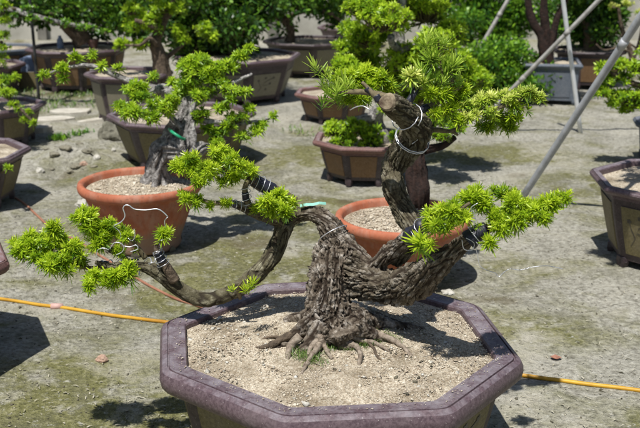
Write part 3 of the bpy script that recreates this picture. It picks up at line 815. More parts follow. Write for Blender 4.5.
# side branches of the foreground tree (position in the photo, distance, thickness)
Bm = M['wood']
brs = [
    [(404, 118, 2.190, 4.5), (416, 112, 2.200, 4.0), (428, 107, 2.210, 3.4), (440, 101, 2.220, 2.8), (452, 92, 2.230, 2.2), (463, 86, 2.240, 1.4)],
    [(420, 130, 2.240, 3.4), (438, 130, 2.250, 2.6), (452, 131, 2.260, 2.0), (462, 124, 2.270, 1.6)],
    [(452, 131, 2.260, 1.8), (458, 135, 2.260, 1.2)],
    [(388, 98, 2.130, 4.0), (372, 93, 2.140, 3.2), (355, 92, 2.150, 2.6), (342, 93, 2.160, 2.0), (332, 94, 2.160, 1.4)],
    [(386, 108, 2.130, 4), (376, 97, 2.130, 3.2), (368, 88, 2.140, 2.2), (362, 82, 2.140, 1.5)],
    [(402, 112, 2.180, 4), (411, 98, 2.190, 3.4), (418, 86, 2.200, 2.6), (421, 78, 2.200, 1.5)],
    [(440, 101, 2.220, 2.4), (443, 85, 2.220, 1.8), (441, 62, 2.220, 1.5), (438, 40, 2.220, 1.0)],
    [(452, 92, 2.230, 2), (452, 78, 2.230, 1.6), (450, 60, 2.230, 1.0)],
    [(432, 106, 2.210, 2.4), (455, 112, 2.220, 2.2), (480, 112, 2.240, 2.0), (505, 106, 2.250, 1.6), (525, 97, 2.260, 1.0)],
    [(246, 208, 2.290, 4.2), (230, 203, 2.280, 3.2), (213, 203, 2.270, 2.4), (200, 200, 2.260, 1.8)],
    [(293, 203, 2.330, 7.5), (281, 196, 2.320, 7), (268, 188, 2.310, 6.8), (255, 181, 2.300, 6.2), (247, 176, 2.290, 3.4), (236, 172, 2.280, 2.4)],
    [(250, 207, 2.290, 3.4), (246, 198, 2.285, 3.2), (245, 188, 2.280, 3.0), (248, 180, 2.280, 2.6)],
    [(247, 177, 2.290, 2.4), (225, 172, 2.270, 2.2), (205, 176, 2.260, 1.8), (188, 176, 2.250, 1.4)],
    [(228, 172, 2.270, 2.0), (218, 160, 2.270, 1.8), (212, 150, 2.270, 1.3)],
    [(175, 281, 2.250, 5.5), (167, 268, 2.245, 5.2), (160, 258, 2.240, 4.0), (156, 246, 2.240, 2.0), (163, 238, 2.240, 1.4)],
    [(130, 262, 2.270, 3), (112, 250, 2.260, 2.4), (95, 238, 2.250, 1.8)],
    [(112, 266, 2.260, 3), (90, 268, 2.250, 2.2), (70, 264, 2.240, 1.8), (45, 255, 2.230, 1.3)],
    [(145, 258, 2.280, 3), (132, 240, 2.270, 2), (118, 230, 2.260, 1.4)],
    [(426, 226, 2.037, 6.5), (438, 221, 1.988, 4), (452, 214, 1.960, 2.6), (470, 203, 1.960, 1.6)],
    [(488, 229, 1.990, 5), (500, 222, 1.990, 3), (520, 213, 1.980, 2.2), (545, 206, 1.970, 1.5), (562, 202, 1.960, 1)],
    [(240, 298, 2.270, 2.2), (238, 288, 2.240, 1.6), (244, 280, 2.230, 1.0)],
]
brobj = []
for i, L in enumerate(brs):
    brobj.append(px_part('branch', L, M['bark_brown'] if i in (10, 14) else Bm, root, seg=9, step=.006, rough=.22, seed=i * 1.7, ridge=.1))

# foliage of the foreground tree: px, py, rx, ry, distance, number, leaf length, kind, material, tone
def L_(k): return {'L': LEAF, 'Y': LEAF_Y, 'G': LEAF_L}[k]
mainpads = [
    # low left arm
    (27, 243, 17, 11, 2.230, 15, .021, 'ros', 'L', .0), (50, 240, 17, 11, 2.230, 17, .021, 'ros', 'L', .05), (36, 254, 17, 8, 2.210, 12, .020, 'ros', 'L', -.1), (62, 262, 17, 10, 2.190, 14, .021, 'ros', 'L', 0),
    (72, 247, 15, 10, 2.230, 13, .020, 'ros', 'L', .0), (86, 216, 15, 9, 2.250, 11, .021, 'ros', 'L', .08), (92, 228, 14, 9, 2.250, 11, .020, 'ros', 'L', .02), (110, 226, 12, 8, 2.260, 9, .020, 'ros', 'L', .04), (122, 234, 9, 8, 2.260, 7, .019, 'ros', 'L', .02), (97, 243, 10, 8, 2.240, 7, .022, 'ros', 'L', .12),
    (80, 262, 10, 8, 2.250, 6, .018, 'ros', 'L', -.2), (118, 250, 8, 6, 2.250, 4, .018, 'ros', 'L', -.05), (136, 240, 4, 4, 2.280, 2, .012, 'ros', 'L', .0), (133, 251, 4, 4, 2.270, 2, .013, 'ros', 'L', .0),
    (93, 276, 9, 8, 2.190, 6, .021, 'ros', 'L', .05), (108, 279, 10, 8, 2.180, 6, .021, 'ros', 'L', .0), (127, 270, 11, 8, 2.180, 7, .021, 'ros', 'L', .06),
    (163, 232, 8, 5, 2.240, 5, .019, 'ros', 'L', .02),
    # upper left arm
    (176, 164, 10, 7, 2.250, 6, .020, 'ros', 'L', .08), (192, 158, 9, 7, 2.250, 6, .020, 'ros', 'L', .04), (192, 170, 10, 6, 2.240, 6, .020, 'ros', 'L', -.02), (222, 151, 13, 6, 2.270, 7, .020, 'ros', 'L', .02), (218, 162, 11, 6, 2.270, 6, .019, 'ros', 'L', .0), (205, 172, 8, 6, 2.260, 4, .019, 'ros', 'L', -.1),
    (186, 196, 7, 5, 2.250, 4, .019, 'ros', 'L', .0), (197, 202, 7, 5, 2.250, 4, .019, 'ros', 'L', -.05), (225, 201, 6, 4, 2.270, 3, .017, 'ros', 'L', .0), (236, 174, 9, 6, 2.270, 5, .019, 'ros', 'L', .08), (252, 171, 9, 5, 2.280, 5, .019, 'ros', 'L', .05), (226, 180, 9, 5, 2.270, 4, .018, 'ros', 'L', -.15),
    (258, 207, 7, 5, 2.270, 4, .021, 'ros', 'L', .04), (280, 194, 7, 6, 2.260, 4, .022, 'ros', 'L', .04), (272, 209, 10, 7, 2.240, 6, .022, 'ros', 'L', .0), (291, 202, 7, 7, 2.260, 4, .022, 'ros', 'L', .08),
    (210, 168, 11, 6, 2.2, 7, .020, 'ros', 'L', .0), (232, 160, 9, 6, 2.22, 5, .020, 'ros', 'L', .02), (240, 166, 8, 5, 2.22, 4, .019, 'ros', 'L', .0), (198, 180, 8, 4, 2.2, 4, .018, 'ros', 'L', -.1), (266, 200, 8, 6, 2.22, 4, .021, 'ros', 'L', .05), (286, 209, 8, 5, 2.22, 4, .021, 'ros', 'L', .0), (210, 204, 6, 3, 2.22, 3, .016, 'ros', 'L', -.1),
    (20, 250, 9, 7, 2.2, 6, .021, 'ros', 'L', .0), (55, 228, 9, 5, 2.22, 5, .020, 'ros', 'L', .05), (48, 262, 12, 6, 2.18, 7, .020, 'ros', 'L', -.1), (104, 238, 9, 6, 2.24, 5, .019, 'ros', 'L', .0), (88, 285, 5, 4, 2.16, 3, .019, 'ros', 'L', .0), (118, 276, 9, 6, 2.17, 5, .020, 'ros', 'L', .0),
    (365, 72, 10, 7, 2.24, 6, .022, 'ros', 'L', .05), (350, 98, 10, 5, 2.2, 5, .020, 'ros', 'L', -.1), (330, 88, 7, 8, 2.17, 3, .038, 'long', 'G', .05), (316, 68, 4, 6, 2.16, 2, .035, 'long', 'G', .1), (385, 86, 8, 6, 2.25, 4, .021, 'ros', 'L', .0),
    # low right arm
    (421, 240, 5, 4, 1.997, 2, .030, 'ros', 'L', .22), (433, 243, 6, 4, 1.958, 2, .022, 'ros', 'L', .02), (432, 218, 13, 9, 2.012, 10, .021, 'ros', 'L', .02), (449, 210, 12, 9, 1.962, 10, .021, 'ros', 'L', .06), (444, 224, 13, 7, 1.951, 8, .021, 'ros', 'L', -.04), (462, 214, 10, 8, 1.960, 6, .020, 'ros', 'L', -.02),
    (473, 195, 14, 8, 2.000, 10, .021, 'ros', 'L', .04), (484, 203, 10, 8, 2.000, 7, .020, 'ros', 'L', .0),
    (496, 216, 11, 9, 1.980, 9, .021, 'ros', 'L', .04), (513, 203, 13, 11, 1.980, 12, .022, 'ros', 'L', .06), (519, 218, 14, 9, 1.960, 10, .021, 'ros', 'L', -.08), (503, 227, 11, 6, 1.960, 7, .020, 'ros', 'L', -.05), (536, 208, 12, 9, 1.970, 9, .021, 'ros', 'L', .02), (551, 203, 10, 9, 1.960, 8, .021, 'ros', 'L', .05), (564, 198, 6, 5, 1.960, 3, .020, 'ros', 'L', .0), (546, 216, 8, 6, 1.940, 4, .020, 'ros', 'L', -.1), (489, 241, 6, 4, 1.960, 3, .018, 'ros', 'L', .0),
    (502, 191, 16, 4, 2.100, 7, .018, 'ros', 'L', -.38),
    # crown
    (326, 78, 6, 9, 2.160, 2, .047, 'long', 'G', .05), (336, 92, 9, 9, 2.160, 4, .046, 'long', 'G', -.1), (322, 104, 5, 5, 2.150, 1, .035, 'long', 'G', -.25), (347, 88, 9, 8, 2.170, 3, .040, 'long', 'G', -.05),
    (352, 76, 12, 8, 2.220, 8, .022, 'ros', 'L', .0), (368, 84, 12, 9, 2.220, 9, .022, 'ros', 'L', -.05), (361, 99, 10, 6, 2.200, 4, .019, 'ros', 'L', -.15),
    (437, 38, 5, 8, 2.220, 3, .043, 'long', 'G', .1), (432, 58, 9, 12, 2.220, 6, .045, 'long', 'G', .0), (448, 66, 10, 12, 2.220, 6, .045, 'long', 'G', .02), (438, 82, 12, 9, 2.210, 5, .045, 'long', 'G', -.06), (424, 72, 8, 9, 2.210, 3, .040, 'long', 'G', -.1), (455, 82, 8, 8, 2.230, 3, .04, 'long', 'G', -.05),
    (413, 75, 7, 5, 2.190, 3, .031, 'yros', 'Y', .05), (424, 82, 5, 4, 2.190, 2, .026, 'yros', 'Y', .0),
    (470, 104, 12, 6, 2.240, 9, .021, 'yros', 'Y', -.15), (487, 98, 14, 6, 2.250, 11, .021, 'yros', 'Y', .0), (505, 96, 13, 6, 2.260, 10, .020, 'yros', 'Y', -.05), (524, 92, 11, 6, 2.260, 8, .021, 'yros', 'Y', -.15), (472, 117, 11, 6, 2.220, 8, .020, 'yros', 'Y', -.08), (458, 120, 10, 6, 2.220, 6, .020, 'yros', 'L', .0), (515, 106, 14, 6, 2.260, 9, .020, 'yros', 'L', -.08), (497, 117, 18, 6, 2.270, 12, .020, 'yros', 'L', -.15), (518, 117, 9, 5, 2.270, 5, .018, 'yros', 'L', -.15), (455, 101, 10, 5, 2.240, 5, .020, 'yros', 'L', -.05),
    (437, 111, 7, 5, 2.200, 3, .018, 'ros', 'L', .05),
    (444, 92, 11, 6, 2.22, 7, .022, 'ros', 'L', .02), (430, 92, 9, 6, 2.2, 5, .021, 'ros', 'L', .0), (462, 90, 10, 6, 2.25, 6, .021, 'ros', 'L', .05), (448, 108, 10, 5, 2.22, 5, .020, 'ros', 'L', -.05), (380, 76, 9, 7, 2.24, 5, .021, 'ros', 'L', .0), (340, 80, 9, 7, 2.2, 5, .021, 'ros', 'L', .0), (425, 45, 6, 9, 2.22, 3, .036, 'long', 'G', .05), (445, 45, 6, 10, 2.22, 3, .036, 'long', 'G', .05),
    (535, 97, 8, 5, 2.26, 5, .020, 'yros', 'Y', -.1), (482, 110, 14, 5, 2.24, 8, .020, 'yros', 'Y', -.1), (488, 126, 12, 4, 2.27, 6, .019, 'ros', 'L', -.15), (508, 124, 12, 5, 2.28, 6, .019, 'ros', 'L', -.2),
    # short shoots on the bare left arm
    (252, 282, 3, 4, 2.19, 2, .034, 'long', 'L', .2), (247, 289, 4, 4, 2.18, 2, .028, 'long', 'L', .15), (233, 290, 3, 3, 2.20, 2, .022, 'long', 'L', .15),
    (478, 226, 3, 3, 1.960, 1, .014, 'ros', 'L', -.1), (303, 205, 2, 2, 2.263, 1, .010, 'ros', 'L', -.1),
]
for (px, py, rx, ry, Y, n, sz, kind, mt, tn) in mainpads:
    n2 = n if n < 3 else int(n * (2.3 if kind == 'ros' else (1.3 if kind == 'long' else 2.0)))
    pad_px(root, px, py, rx, ry, Y, n2, sz * (.92 if kind == 'ros' else .85), kind=kind, mat=L_(mt), tone=tn, up=(1.0 if kind != 'long' else 1.6), ydepth=.9, shell=.12, twig=.0009)

# wraps and wires
def sleeve(L, parent=root, grow=1.06):
    P, Rr = chain_px([(a, b, Y, r * grow) for a, b, Y, r in L])
    return tube_part('rubber_wrap', P, Rr, M['rubber'], parent, seg=12, step=.003, rough=.1, seed=4, ridge=.15)
sleeve([(412, 237, 2.094, 9.5), (419, 231, 2.065, 8.5), (425, 225, 2.041, 7.5)])
sleeve([(468, 241, 1.995, 10.0), (477, 234, 1.995, 8.6), (487, 229, 1.990, 7.0)])
sleeve([(273, 191, 2.310, 6.8), (264, 186, 2.305, 6.8), (254, 180, 2.300, 6.4)])
sleeve([(244, 208, 2.290, 3.8), (238, 206, 2.285, 3.5), (231, 203, 2.280, 3.3)])
sleeve([(246, 200, 2.285, 3.4), (245, 192, 2.280, 3.3)])
sleeve([(379, 101, 2.130, 3.8), (376, 95, 2.130, 3.5), (375, 107, 2.120, 3.6)][:2])
sleeve([(408, 103, 2.185, 3.6), (413, 95, 2.190, 3.5), (418, 86, 2.200, 2.8)])
sleeve([(420, 111, 2.200, 3.9), (428, 107, 2.210, 3.5)])
sleeve([(372, 93, 2.140, 3.3), (366, 88, 2.140, 2.7)])
sleeve([(424, 129, 2.240, 3.4), (433, 130, 2.250, 2.9)])
sleeve([(138, 266, 2.285, 6.6), (129, 265, 2.280, 5.8)])
sleeve([(108, 266, 2.265, 4.2), (99, 264, 2.260, 3.4)])
sleeve([(162, 262, 2.240, 4.6), (158, 252, 2.240, 3.6)])
def coil(L, turns, parent=root, wr=.8, grow=1.12):
    P, Rr = chain_px(L); P, Rr = catmull(P, Rr, .004); T, N, B = frames(P)
    K = int(turns * 14); pts = []
    for k in range(K + 1):
        f = k / K * (len(P) - 1); i = int(min(len(P) - 2, math.floor(f))); g = f - i
        p = P[i] * (1 - g) + P[i + 1] * g; r = (Rr[i] * (1 - g) + Rr[i + 1] * g) * grow + .001
        a = k / 14 * 2 * math.pi
        pts.append(p + r * (math.cos(a) * N[i] + math.sin(a) * B[i]))
    V, F = tube(np.array(pts), np.full(len(pts), wr * .001), 6)
    mesh('training_wire', V, F, M['wire'], parent, smooth=True)
coil([(268, 188, 2.310, 7.4), (250, 178, 2.300, 6.6)], 4, wr=.8)
coil([(246, 208, 2.290, 4.6), (230, 203, 2.280, 4.0)], 4)
coil([(248, 205, 2.285, 4.0), (245, 186, 2.280, 3.6)], 4)
coil([(420, 230, 2.061, 8.8), (425, 225, 2.041, 8.2)], 1.6)
coil([(413, 138, 2.242, 15.6), (411, 141, 2.248, 15.6)], 2.1, wr=1.4)
coil([(405, 115, 2.175, 13.6), (408, 118, 2.185, 13.8)], 1.1, wr=1.3)
coil([(334, 236, 2.295, 15.2), (332, 232, 2.30, 13.6)], 1.2, wr=1.2)
coil([(164, 265, 2.242, 5.6), (157, 250, 2.240, 4.2)], 4)
coil([(142, 266, 2.285, 8.6), (148, 268, 2.290, 9)], 1.1, wr=1.3)
coil([(125, 265, 2.280, 5.5), (100, 265, 2.260, 3.6)], 3.2, wr=1.2)
coil([(225, 172, 2.270, 2.6), (195, 177, 2.250, 2)], 7, wr=.9)
coil([(474, 238, 1.995, 11), (478, 235, 1.995, 10.5)], 1.8, wr=.9)
coil([(150, 266, 2.225, 2), (163, 236, 2.230, 2)], 3, wr=.8)
def wire(L, Y, wr=1.0, parent=root):
    P = [at(a[0], a[1], a[2] if len(a) > 2 else Y) for a in L]
    tube_part('training_wire', P, wr * .001, M['wire'], parent, seg=6, step=.004)
wire([(113, 226), (121, 222), (125, 216), (123, 208), (126, 205), (130, 206), (134, 209), (145, 210), (157, 209), (163, 212), (168, 217)], 2.245, 1.5)
wire([(168, 217), (165, 220), (165, 225), (167, 229)], 2.255, 1.1)
wire([(113, 226), (119, 231), (121, 237), (118, 241)], 2.245, 1.0)
wire([(97, 258), (97, 251), (103, 248), (109, 250)], 2.215, 1.2)
wire([(110, 249), (114, 243), (120, 243), (124, 247), (122, 252), (116, 255)], 2.215, 1.2)
wire([(124, 246), (130, 247), (136, 245), (138, 249), (130, 252)], 2.225, 1.2)
wire([(134, 229), (135, 236), (132, 241), (128, 238)], 2.245, .9)
wire([(350, 110, 2.16), (356, 107, 2.15), (363, 106, 2.14), (370, 110, 2.13)], 2.15, 1.4)
wire([(476, 248), (478, 258), (480, 266), (486, 270), (495, 273), (499, 277), (503, 273), (510, 269), (520, 270), (533, 267), (548, 266), (563, 269)], 1.975, .8)
wire([(474, 226), (475, 215), (471, 208), (478, 203)], 1.965, .9)
wire([(462, 240), (464, 249), (472, 250), (474, 243), (466, 238)], 1.975, 1.0)
wire([(416, 118, 2.19), (421, 128, 2.19), (420, 137, 2.2), (412, 144, 2.2)], 2.2, 1.0)

# teal strip lying over the arch
P = [at(300, 211, 2.30), at(306, 209.5, 2.30), (at(313, 209.5, 2.30)), at(319, 208, 2.30), at(326, 208.5, 2.31)]
mb = MB(); Vv = []
for k, p in enumerate(P): Vv += [p + np.array([0, -.003, .010]), p + np.array([0, .005, .0145])]
mb.add(Vv, [(2 * a, 2 * a + 2, 2 * a + 3, 2 * a + 1) for a in range(4)]); mb.build('plant_tag', M['teal'], root)

# grit and grass over the soil of the foreground pot
def inpoly(p, poly):
    n = len(poly)
    for i in range(n):
        a, b = poly[i], poly[(i + 1) % n]
        if (b[0] - a[0]) * (p[1] - a[1]) - (b[1] - a[1]) * (p[0] - a[0]) < 0: return False
    return True
OCT_V = np.array([(1, 0, 0), (-1, 0, 0), (0, 1, 0), (0, -1, 0), (0, 0, 1), (0, 0, -1)], float)
OCT_F = np.array([(0, 2, 4), (2, 1, 4), (1, 3, 4), (3, 0, 4), (2, 0, 5), (1, 2, 5), (3, 1, 5), (0, 3, 5)])
def scatter(name, pts, size, mat, parent=None, flat=.6, jit=.35):
    n = len(pts); pts = np.array(pts)
    S = size * NR.lognormal(0, .38, n)
    sc = np.stack([S * NR.uniform(.6, 1.5, n), S * NR.uniform(.6, 1.5, n), S * flat * NR.uniform(.5, 1.2, n)], 1)
    V = OCT_V[None] * sc[:, None, :] * NR.uniform(1 - jit, 1 + jit, (n, 6, 1))
    Rm = rotmats(np.array([0, 0, 1.0]) + NR.normal(size=(n, 3)) * .35)
    V = np.einsum('nij,nvj->nvi', Rm, V) + pts[:, None, :]
    F = (OCT_F[None] + (np.arange(n) * 6)[:, None, None]).reshape(-1, 3)
    return mesh(name, V.reshape(-1, 3), F, mat, parent)
ins = inset(outer, .062); cm = np.mean(outer, axis=0); pts = []
while len(pts) < 11000:
    x, y = R_.uniform(-.5, .5), R_.uniform(1.7, 2.7)
    if inpoly((x, y), ins):
        pts.append((x, y, soil_z(x, y) + .0008))
g = scatter('grit', pts, .0017, M['grain'], main_pot); g['kind'] = 'stuff'
P3 = [pts[R_.randrange(len(pts))] for _ in range(220)]
g = scatter('coarse_grit', P3, .0036, M['stone'], main_pot, .7); g['kind'] = 'stuff'
P3 = [p for p in (pts[R_.randrange(len(pts))] for _ in range(1000)) if noise.noise(Vector((p[0] * 7, p[1] * 7, 4))) > .12]
g = scatter('dark_crumbs', P3, .0026, M['crumb'], main_pot, .6); g['kind'] = 'stuff'
pts = []
while len(pts) < 500:                                          # crumbs spilled on the rim
    x, y = R_.uniform(-.5, .5), R_.uniform(1.7, 2.7)
    if inpoly((x, y), inset(outer, .03)) and not inpoly((x, y), inset(outer, .055)): pts.append((x, y, .3315))
g = scatter('spilled_grit', pts, .0011, M['grain'], main_pot); g['kind'] = 'stuff'
def blades(centers, L, W, n, spread):
    V = []; F = []; T = []
    for c in centers:
        for _ in range(n):
            b = np.array(c) + np.array([R_.gauss(0, spread), R_.gauss(0, spread), 0])
            a = R_.uniform(0, 6.28); el = R_.uniform(.3, 1.3); l = L * R_.uniform(.5, 1.2)
            d = np.array([math.cos(a) * math.cos(el), math.sin(a) * math.cos(el), math.sin(el)]); s = np.array([-math.sin(a), math.cos(a), 0]) * W / 2
            k = len(V); V += [b - s, b + s, b + d * l * .6 + s * .8, b + d * l * .6 - s * .8, b + d * l * np.array([1.3, 1.3, .75]) + s * .1, b + d * l * np.array([1.3, 1.3, .75]) - s * .1]
            F += [(k, k + 1, k + 2, k + 3), (k + 3, k + 2, k + 4, k + 5)]; t = R_.random(); T += [t] * 6
    return np.array(V), np.array(F), T
cs = [ground(px, py, .324) for px, py in ((303, 349), (314, 352), (297, 356), (309, 358), (318, 362), (336, 346), (344, 342), (372, 340), (380, 337), (366, 346), (350, 350), (388, 340), (328, 350))]
V, F, T = blades(cs, .020, .0012, 80, .012)
tag(mesh('moss_grass', V, F, GRASS, None, attrs={'tone': T}), 'thin green grass and moss round the exposed roots in the foreground pot', 'grass', kind='stuff')

for tp, (x0, y0), rr_, zz in ((terraL, (-.724, 3.906), .20, .245), (terraC, (.300, 3.49), .20, .224)):
    pts = []
    for _ in range(1300):
        a = R_.uniform(0, 6.283); q = rr_ * math.sqrt(R_.random()); pts.append((x0 + q * math.cos(a), y0 + q * math.sin(a), zz + .011 * (1 - (q / rr_) ** 2) + .008 * noise.noise(Vector(((x0 + q * math.cos(a)) * 16, (y0 + q * math.sin(a)) * 16, 3)))))
    g = scatter('grit', pts, .0034, M['grain'], tp, .6); g['kind'] = 'stuff'

# ================================================================== OTHER TREES
def bonsai(name, label, base, trunks, branches, pads, bark, leafmat, kind='ros_far', group='bonsai trees in the yard', cat='bonsai tree', seg=18, rough=.28, ridge=.3, twig=.003, dens=1.6):
    r = thing(name, label, cat, base, group)
    for i, L in enumerate(trunks): px_part('trunk', L, bark, r, seg=seg, step=.02, rough=rough, seed=i * 3.3 + base[0], ridge=ridge)
    for i, L in enumerate(branches): px_part('branch', L, bark, r, seg=8, step=.02, rough=.25, seed=i + base[0] * 2, ridge=.2)
    for q in pads:
        px, py, rx, ry, Y, n, sz = q[:7]; tn = q[7] if len(q) > 7 else 0
        n = int(n * dens)
        pad_px(r, px, py, rx, ry, Y, n, sz, kind=kind, mat=leafmat, tone=tn, twig=twig, up=.7, shell=.35)
    return r
# gnarled pale tree in the left terracotta pot
bt = bonsai('bonsai_tree', 'gnarled pale grey bonsai with green tie growing in the left terracotta pot', (-.67, 3.9, .24),
    [[(156, 192, 3.93, 12), (156, 180, 3.93, 10.5), (157, 165, 3.93, 10), (163, 150, 3.93, 9), (172, 137, 3.95, 8), (182, 122, 3.97, 7.5), (187, 110, 3.98, 6), (183, 98, 4.0, 5)],
     [(170, 148, 3.93, 9), (182, 150, 3.9, 8), (189, 143, 3.88, 7), (187, 130, 3.9, 6), (191, 118, 3.93, 5)],
     [(190, 160, 3.9, 2), (195, 152, 3.87, 5), (202, 147, 3.9, 4.6), (212, 149, 3.93, 3.4), (222, 152, 3.95, 2.2)]],
    [[(183, 100, 4.0, 5), (172, 92, 4.02, 5), (160, 90, 4.05, 6), (150, 96, 4.05, 4.5)], [(160, 90, 4.05, 4), (140, 84, 4.08, 3.6), (122, 78, 4.1, 3.2), (108, 72, 4.1, 3), (98, 68, 4.1, 2.4), (90, 70, 4.1, 1.2)],
     [(106, 72, 4.1, 3), (92, 66, 4.1, 2.4), (75, 66, 4.12, 1.8), (60, 70, 4.12, 1.5), (46, 74, 4.1, 1.2)],
     [(186, 108, 3.98, 4), (205, 98, 4.0, 3), (230, 84, 4.02, 2.5), (252, 74, 4.05, 1.6)], [(191, 120, 3.93, 3.5), (215, 122, 3.95, 2.6), (240, 124, 3.98, 2), (270, 118, 4.0, 1.4)], [(187, 135, 3.9, 3), (172, 118, 3.92, 3), (155, 108, 3.9, 2.6), (135, 110, 3.88, 1.8), (116, 104, 3.88, 1.2)]],
    [(45, 75, 5, 4, 4.1, 4, .03, .1), (61, 69, 7, 5, 4.1, 7, .03, .05), (63, 77, 6, 3, 4.1, 4, .028, -.1), (76, 58, 6, 5, 4.12, 5, .03, .05), (92, 55, 4, 4, 4.12, 3, .03, .05), (102, 65, 5, 4, 4.1, 4, .03, .05), (118, 68, 4, 3, 4.1, 3, .03, .05),
     (136, 88, 12, 7, 3.95, 22, .028, .05), (143, 96, 10, 5, 3.92, 14, .028, -.05), (120, 106, 8, 4, 3.88, 10, .028, .05), (133, 112, 13, 8, 3.86, 24, .028, .0), (150, 118, 9, 7, 3.86, 14, .028, -.05), (155, 103, 8, 5, 3.9, 10, .028, .08), (168, 108, 10, 10, 3.86, 22, .028, .05), (172, 100, 8, 5, 3.86, 8, .028, .1), (154, 76, 5, 4, 4.0, 5, .028, .05), (175, 84, 7, 6, 4.05, 7, .028, .0),
     (190, 66, 14, 9, 4.02, 26, .029, .05), (200, 75, 16, 10, 4.0, 30, .029, .0), (188, 82, 12, 9, 4.0, 20, .028, -.05), (215, 70, 14, 8, 4.02, 24, .029, .05), (228, 66, 12, 7, 4.03, 18, .028, .05), (240, 56, 9, 5, 4.05, 12, .028, .08), (249, 49, 6, 4, 4.05, 6, .027, .1), (205, 92, 10, 6, 3.98, 10, .027, -.15),
     (198, 97, 8, 7, 3.9, 9, .026, .0), (200, 115, 10, 6, 3.92, 12, .028, -.05), (222, 108, 9, 5, 3.97, 9, .028, .05), (228, 90, 8, 5, 3.95, 9, .027, .05), (243, 92, 9, 4, 3.97, 9, .027, .1), (230, 98, 7, 4, 3.95, 6, .027, -.1), (228, 126, 10, 6, 3.96, 10, .027, .0), (218, 133, 10, 6, 3.96, 8, .027, -.15), (245, 136, 9, 5, 3.97, 7, .026, -.05), (262, 124, 8, 5, 4.0, 7, .027, .05), (274, 116, 5, 4, 4.0, 4, .026, .1), (208, 128, 8, 5, 3.95, 7, .027, -.1), (236, 118, 12, 6, 3.97, 12, .027, .0), (256, 130, 9, 5, 3.98, 8, .027, .05), (215, 142, 10, 5, 3.94, 9, .027, -.05), (248, 108, 7, 4, 3.97, 6, .027, .1), (200, 60, 14, 6, 4.02, 14, .028, .05), (180, 92, 9, 6, 4.0, 10, .028, .0), (218, 82, 12, 6, 4.0, 12, .028, .0)],
    M['bark_grey'], LEAF_D, kind='ros_mid', rough=.6, ridge=.9, seg=40, dens=1.9)
c0 = at(173, 134, 3.83); c1 = at(183, 141, 3.80)
mb = MB(); mb.add(*tube(np.array([at(169, 129, 3.9), at(172, 132, 3.84), at(178, 136, 3.82), at(183, 139, 3.83), at(186, 139, 3.9)]), .006, 8)); mb.build('green_tie', M['green_tie'], bt, smooth=True)
# stump in the rear terracotta pot
bonsai('bonsai_tree', 'dark reddish stump leaning in the terracotta pot behind the foreground tree', (.36, 3.55, .22),
    [[(419, 207, 3.52, 9), (419, 195, 3.52, 8), (417, 178, 3.54, 8.5), (415, 160, 3.56, 8), (417, 145, 3.58, 7), (425, 128, 3.6, 6), (434, 112, 3.62, 4)]],
    [[(425, 150, 3.57, 5), (442, 146, 3.6, 4), (455, 137, 3.62, 3)]],
    [(440, 137, 12, 7, 3.55, 14, .026, -.2), (455, 127, 10, 6, 3.6, 12, .026, -.1), (432, 119, 8, 6, 3.6, 7, .026, -.1), (416, 142, 7, 5, 3.6, 6, .026, -.25)],
    M['bark_red'], LEAF_D, kind='ros_mid', rough=.8, ridge=.9, seg=36)
# bright bushy tree in the brown panelled pot
blobs = [(335, 130, 12, 9, 4.95, 34, .03, .05), (352, 128, 14, 10, 4.9, 40, .03, .05), (372, 134, 12, 9, 4.9, 30, .03, .0), (345, 141, 14, 6, 4.88, 22, .03, -.1), (368, 146, 12, 7, 4.86, 20, .03, -.1), (398, 138, 10, 7, 4.86, 14, .03, -.1), (392, 158, 7, 5, 4.85, 8, .03, -.1)]
for (px, py, rx, ry, n, tn) in ((345, 68, 14, 10, 40, .05), (365, 62, 18, 12, 60, .05), (350, 50, 16, 12, 46, 0), (370, 38, 20, 12, 60, .05), (385, 20, 24, 14, 70, .05), (365, 8, 20, 12, 56, .02), (395, 0, 26, 14, 70, .05), (425, 12, 24, 14, 64, .05), (385, 80, 20, 12, 60, .05), (408, 60, 22, 14, 66, .0), (425, 78, 20, 12, 50, .0), (415, 98, 18, 10, 40, -.05), (435, 45, 20, 14, 60, .0), (455, 62, 18, 12, 50, .0), (470, 78, 20, 10, 50, .02), (462, 98, 18, 9, 40, -.02), (450, 32, 16, 10, 40, .05), (395, 108, 14, 8, 26, -.1), (445, 84, 16, 10, 40, -.05), (385, -22, 35, 12, 60, 0), (440, -18, 26, 12, 40, 0), (352, 30, 12, 9, 26, 0), (478, 95, 14, 7, 24, -.05), (440, 120, 12, 6, 20, -.1), (355, 90, 14, 9, 24, .0)):
    blobs.append((px, py, rx * 1.15, ry * 1.15, 5.0 + R_.uniform(-.28, .25), int(n * 1.7), .032, tn + .06 + R_.uniform(-.12, .12)))
bonsai('bonsai_tree', 'bushy bright green tree with pale trunk rising from the brown panelled pot', (.27, 5.05, .19),
    [[(383, 150, 5.0, 11), (378, 135, 5.0, 10), (374, 122, 5.0, 8), (380, 108, 4.95, 6), (393, 94, 5.02, 5), (404, 82, 5.02, 5), (407, 68, 5.02, 4.5), (400, 54, 5.02, 4.5), (401, 38, 5.02, 4), (399, 22, 5.02, 4.2), (402, 0, 5.02, 4), (400, -40, 5.0, 3)]],
    [[(374, 118, 4.95, 5), (352, 122, 4.93, 4), (338, 130, 4.93, 3)], [(404, 80, 4.9, 4), (430, 88, 4.95, 3.5), (460, 90, 5.0, 2.5)], [(400, 50, 4.88, 3.5), (425, 45, 4.95, 3), (450, 45, 5, 2)], [(400, 50, 4.9, 4), (392, 43, 4.85, 3.8), (391, 36, 4.82, 3.8)], [(400, 25, 4.9, 3), (375, 30, 5, 2.4), (358, 40, 5.05, 2)]],
    blobs, M['bark_grey'], LEAF_D, kind='ros_far', rough=.35)
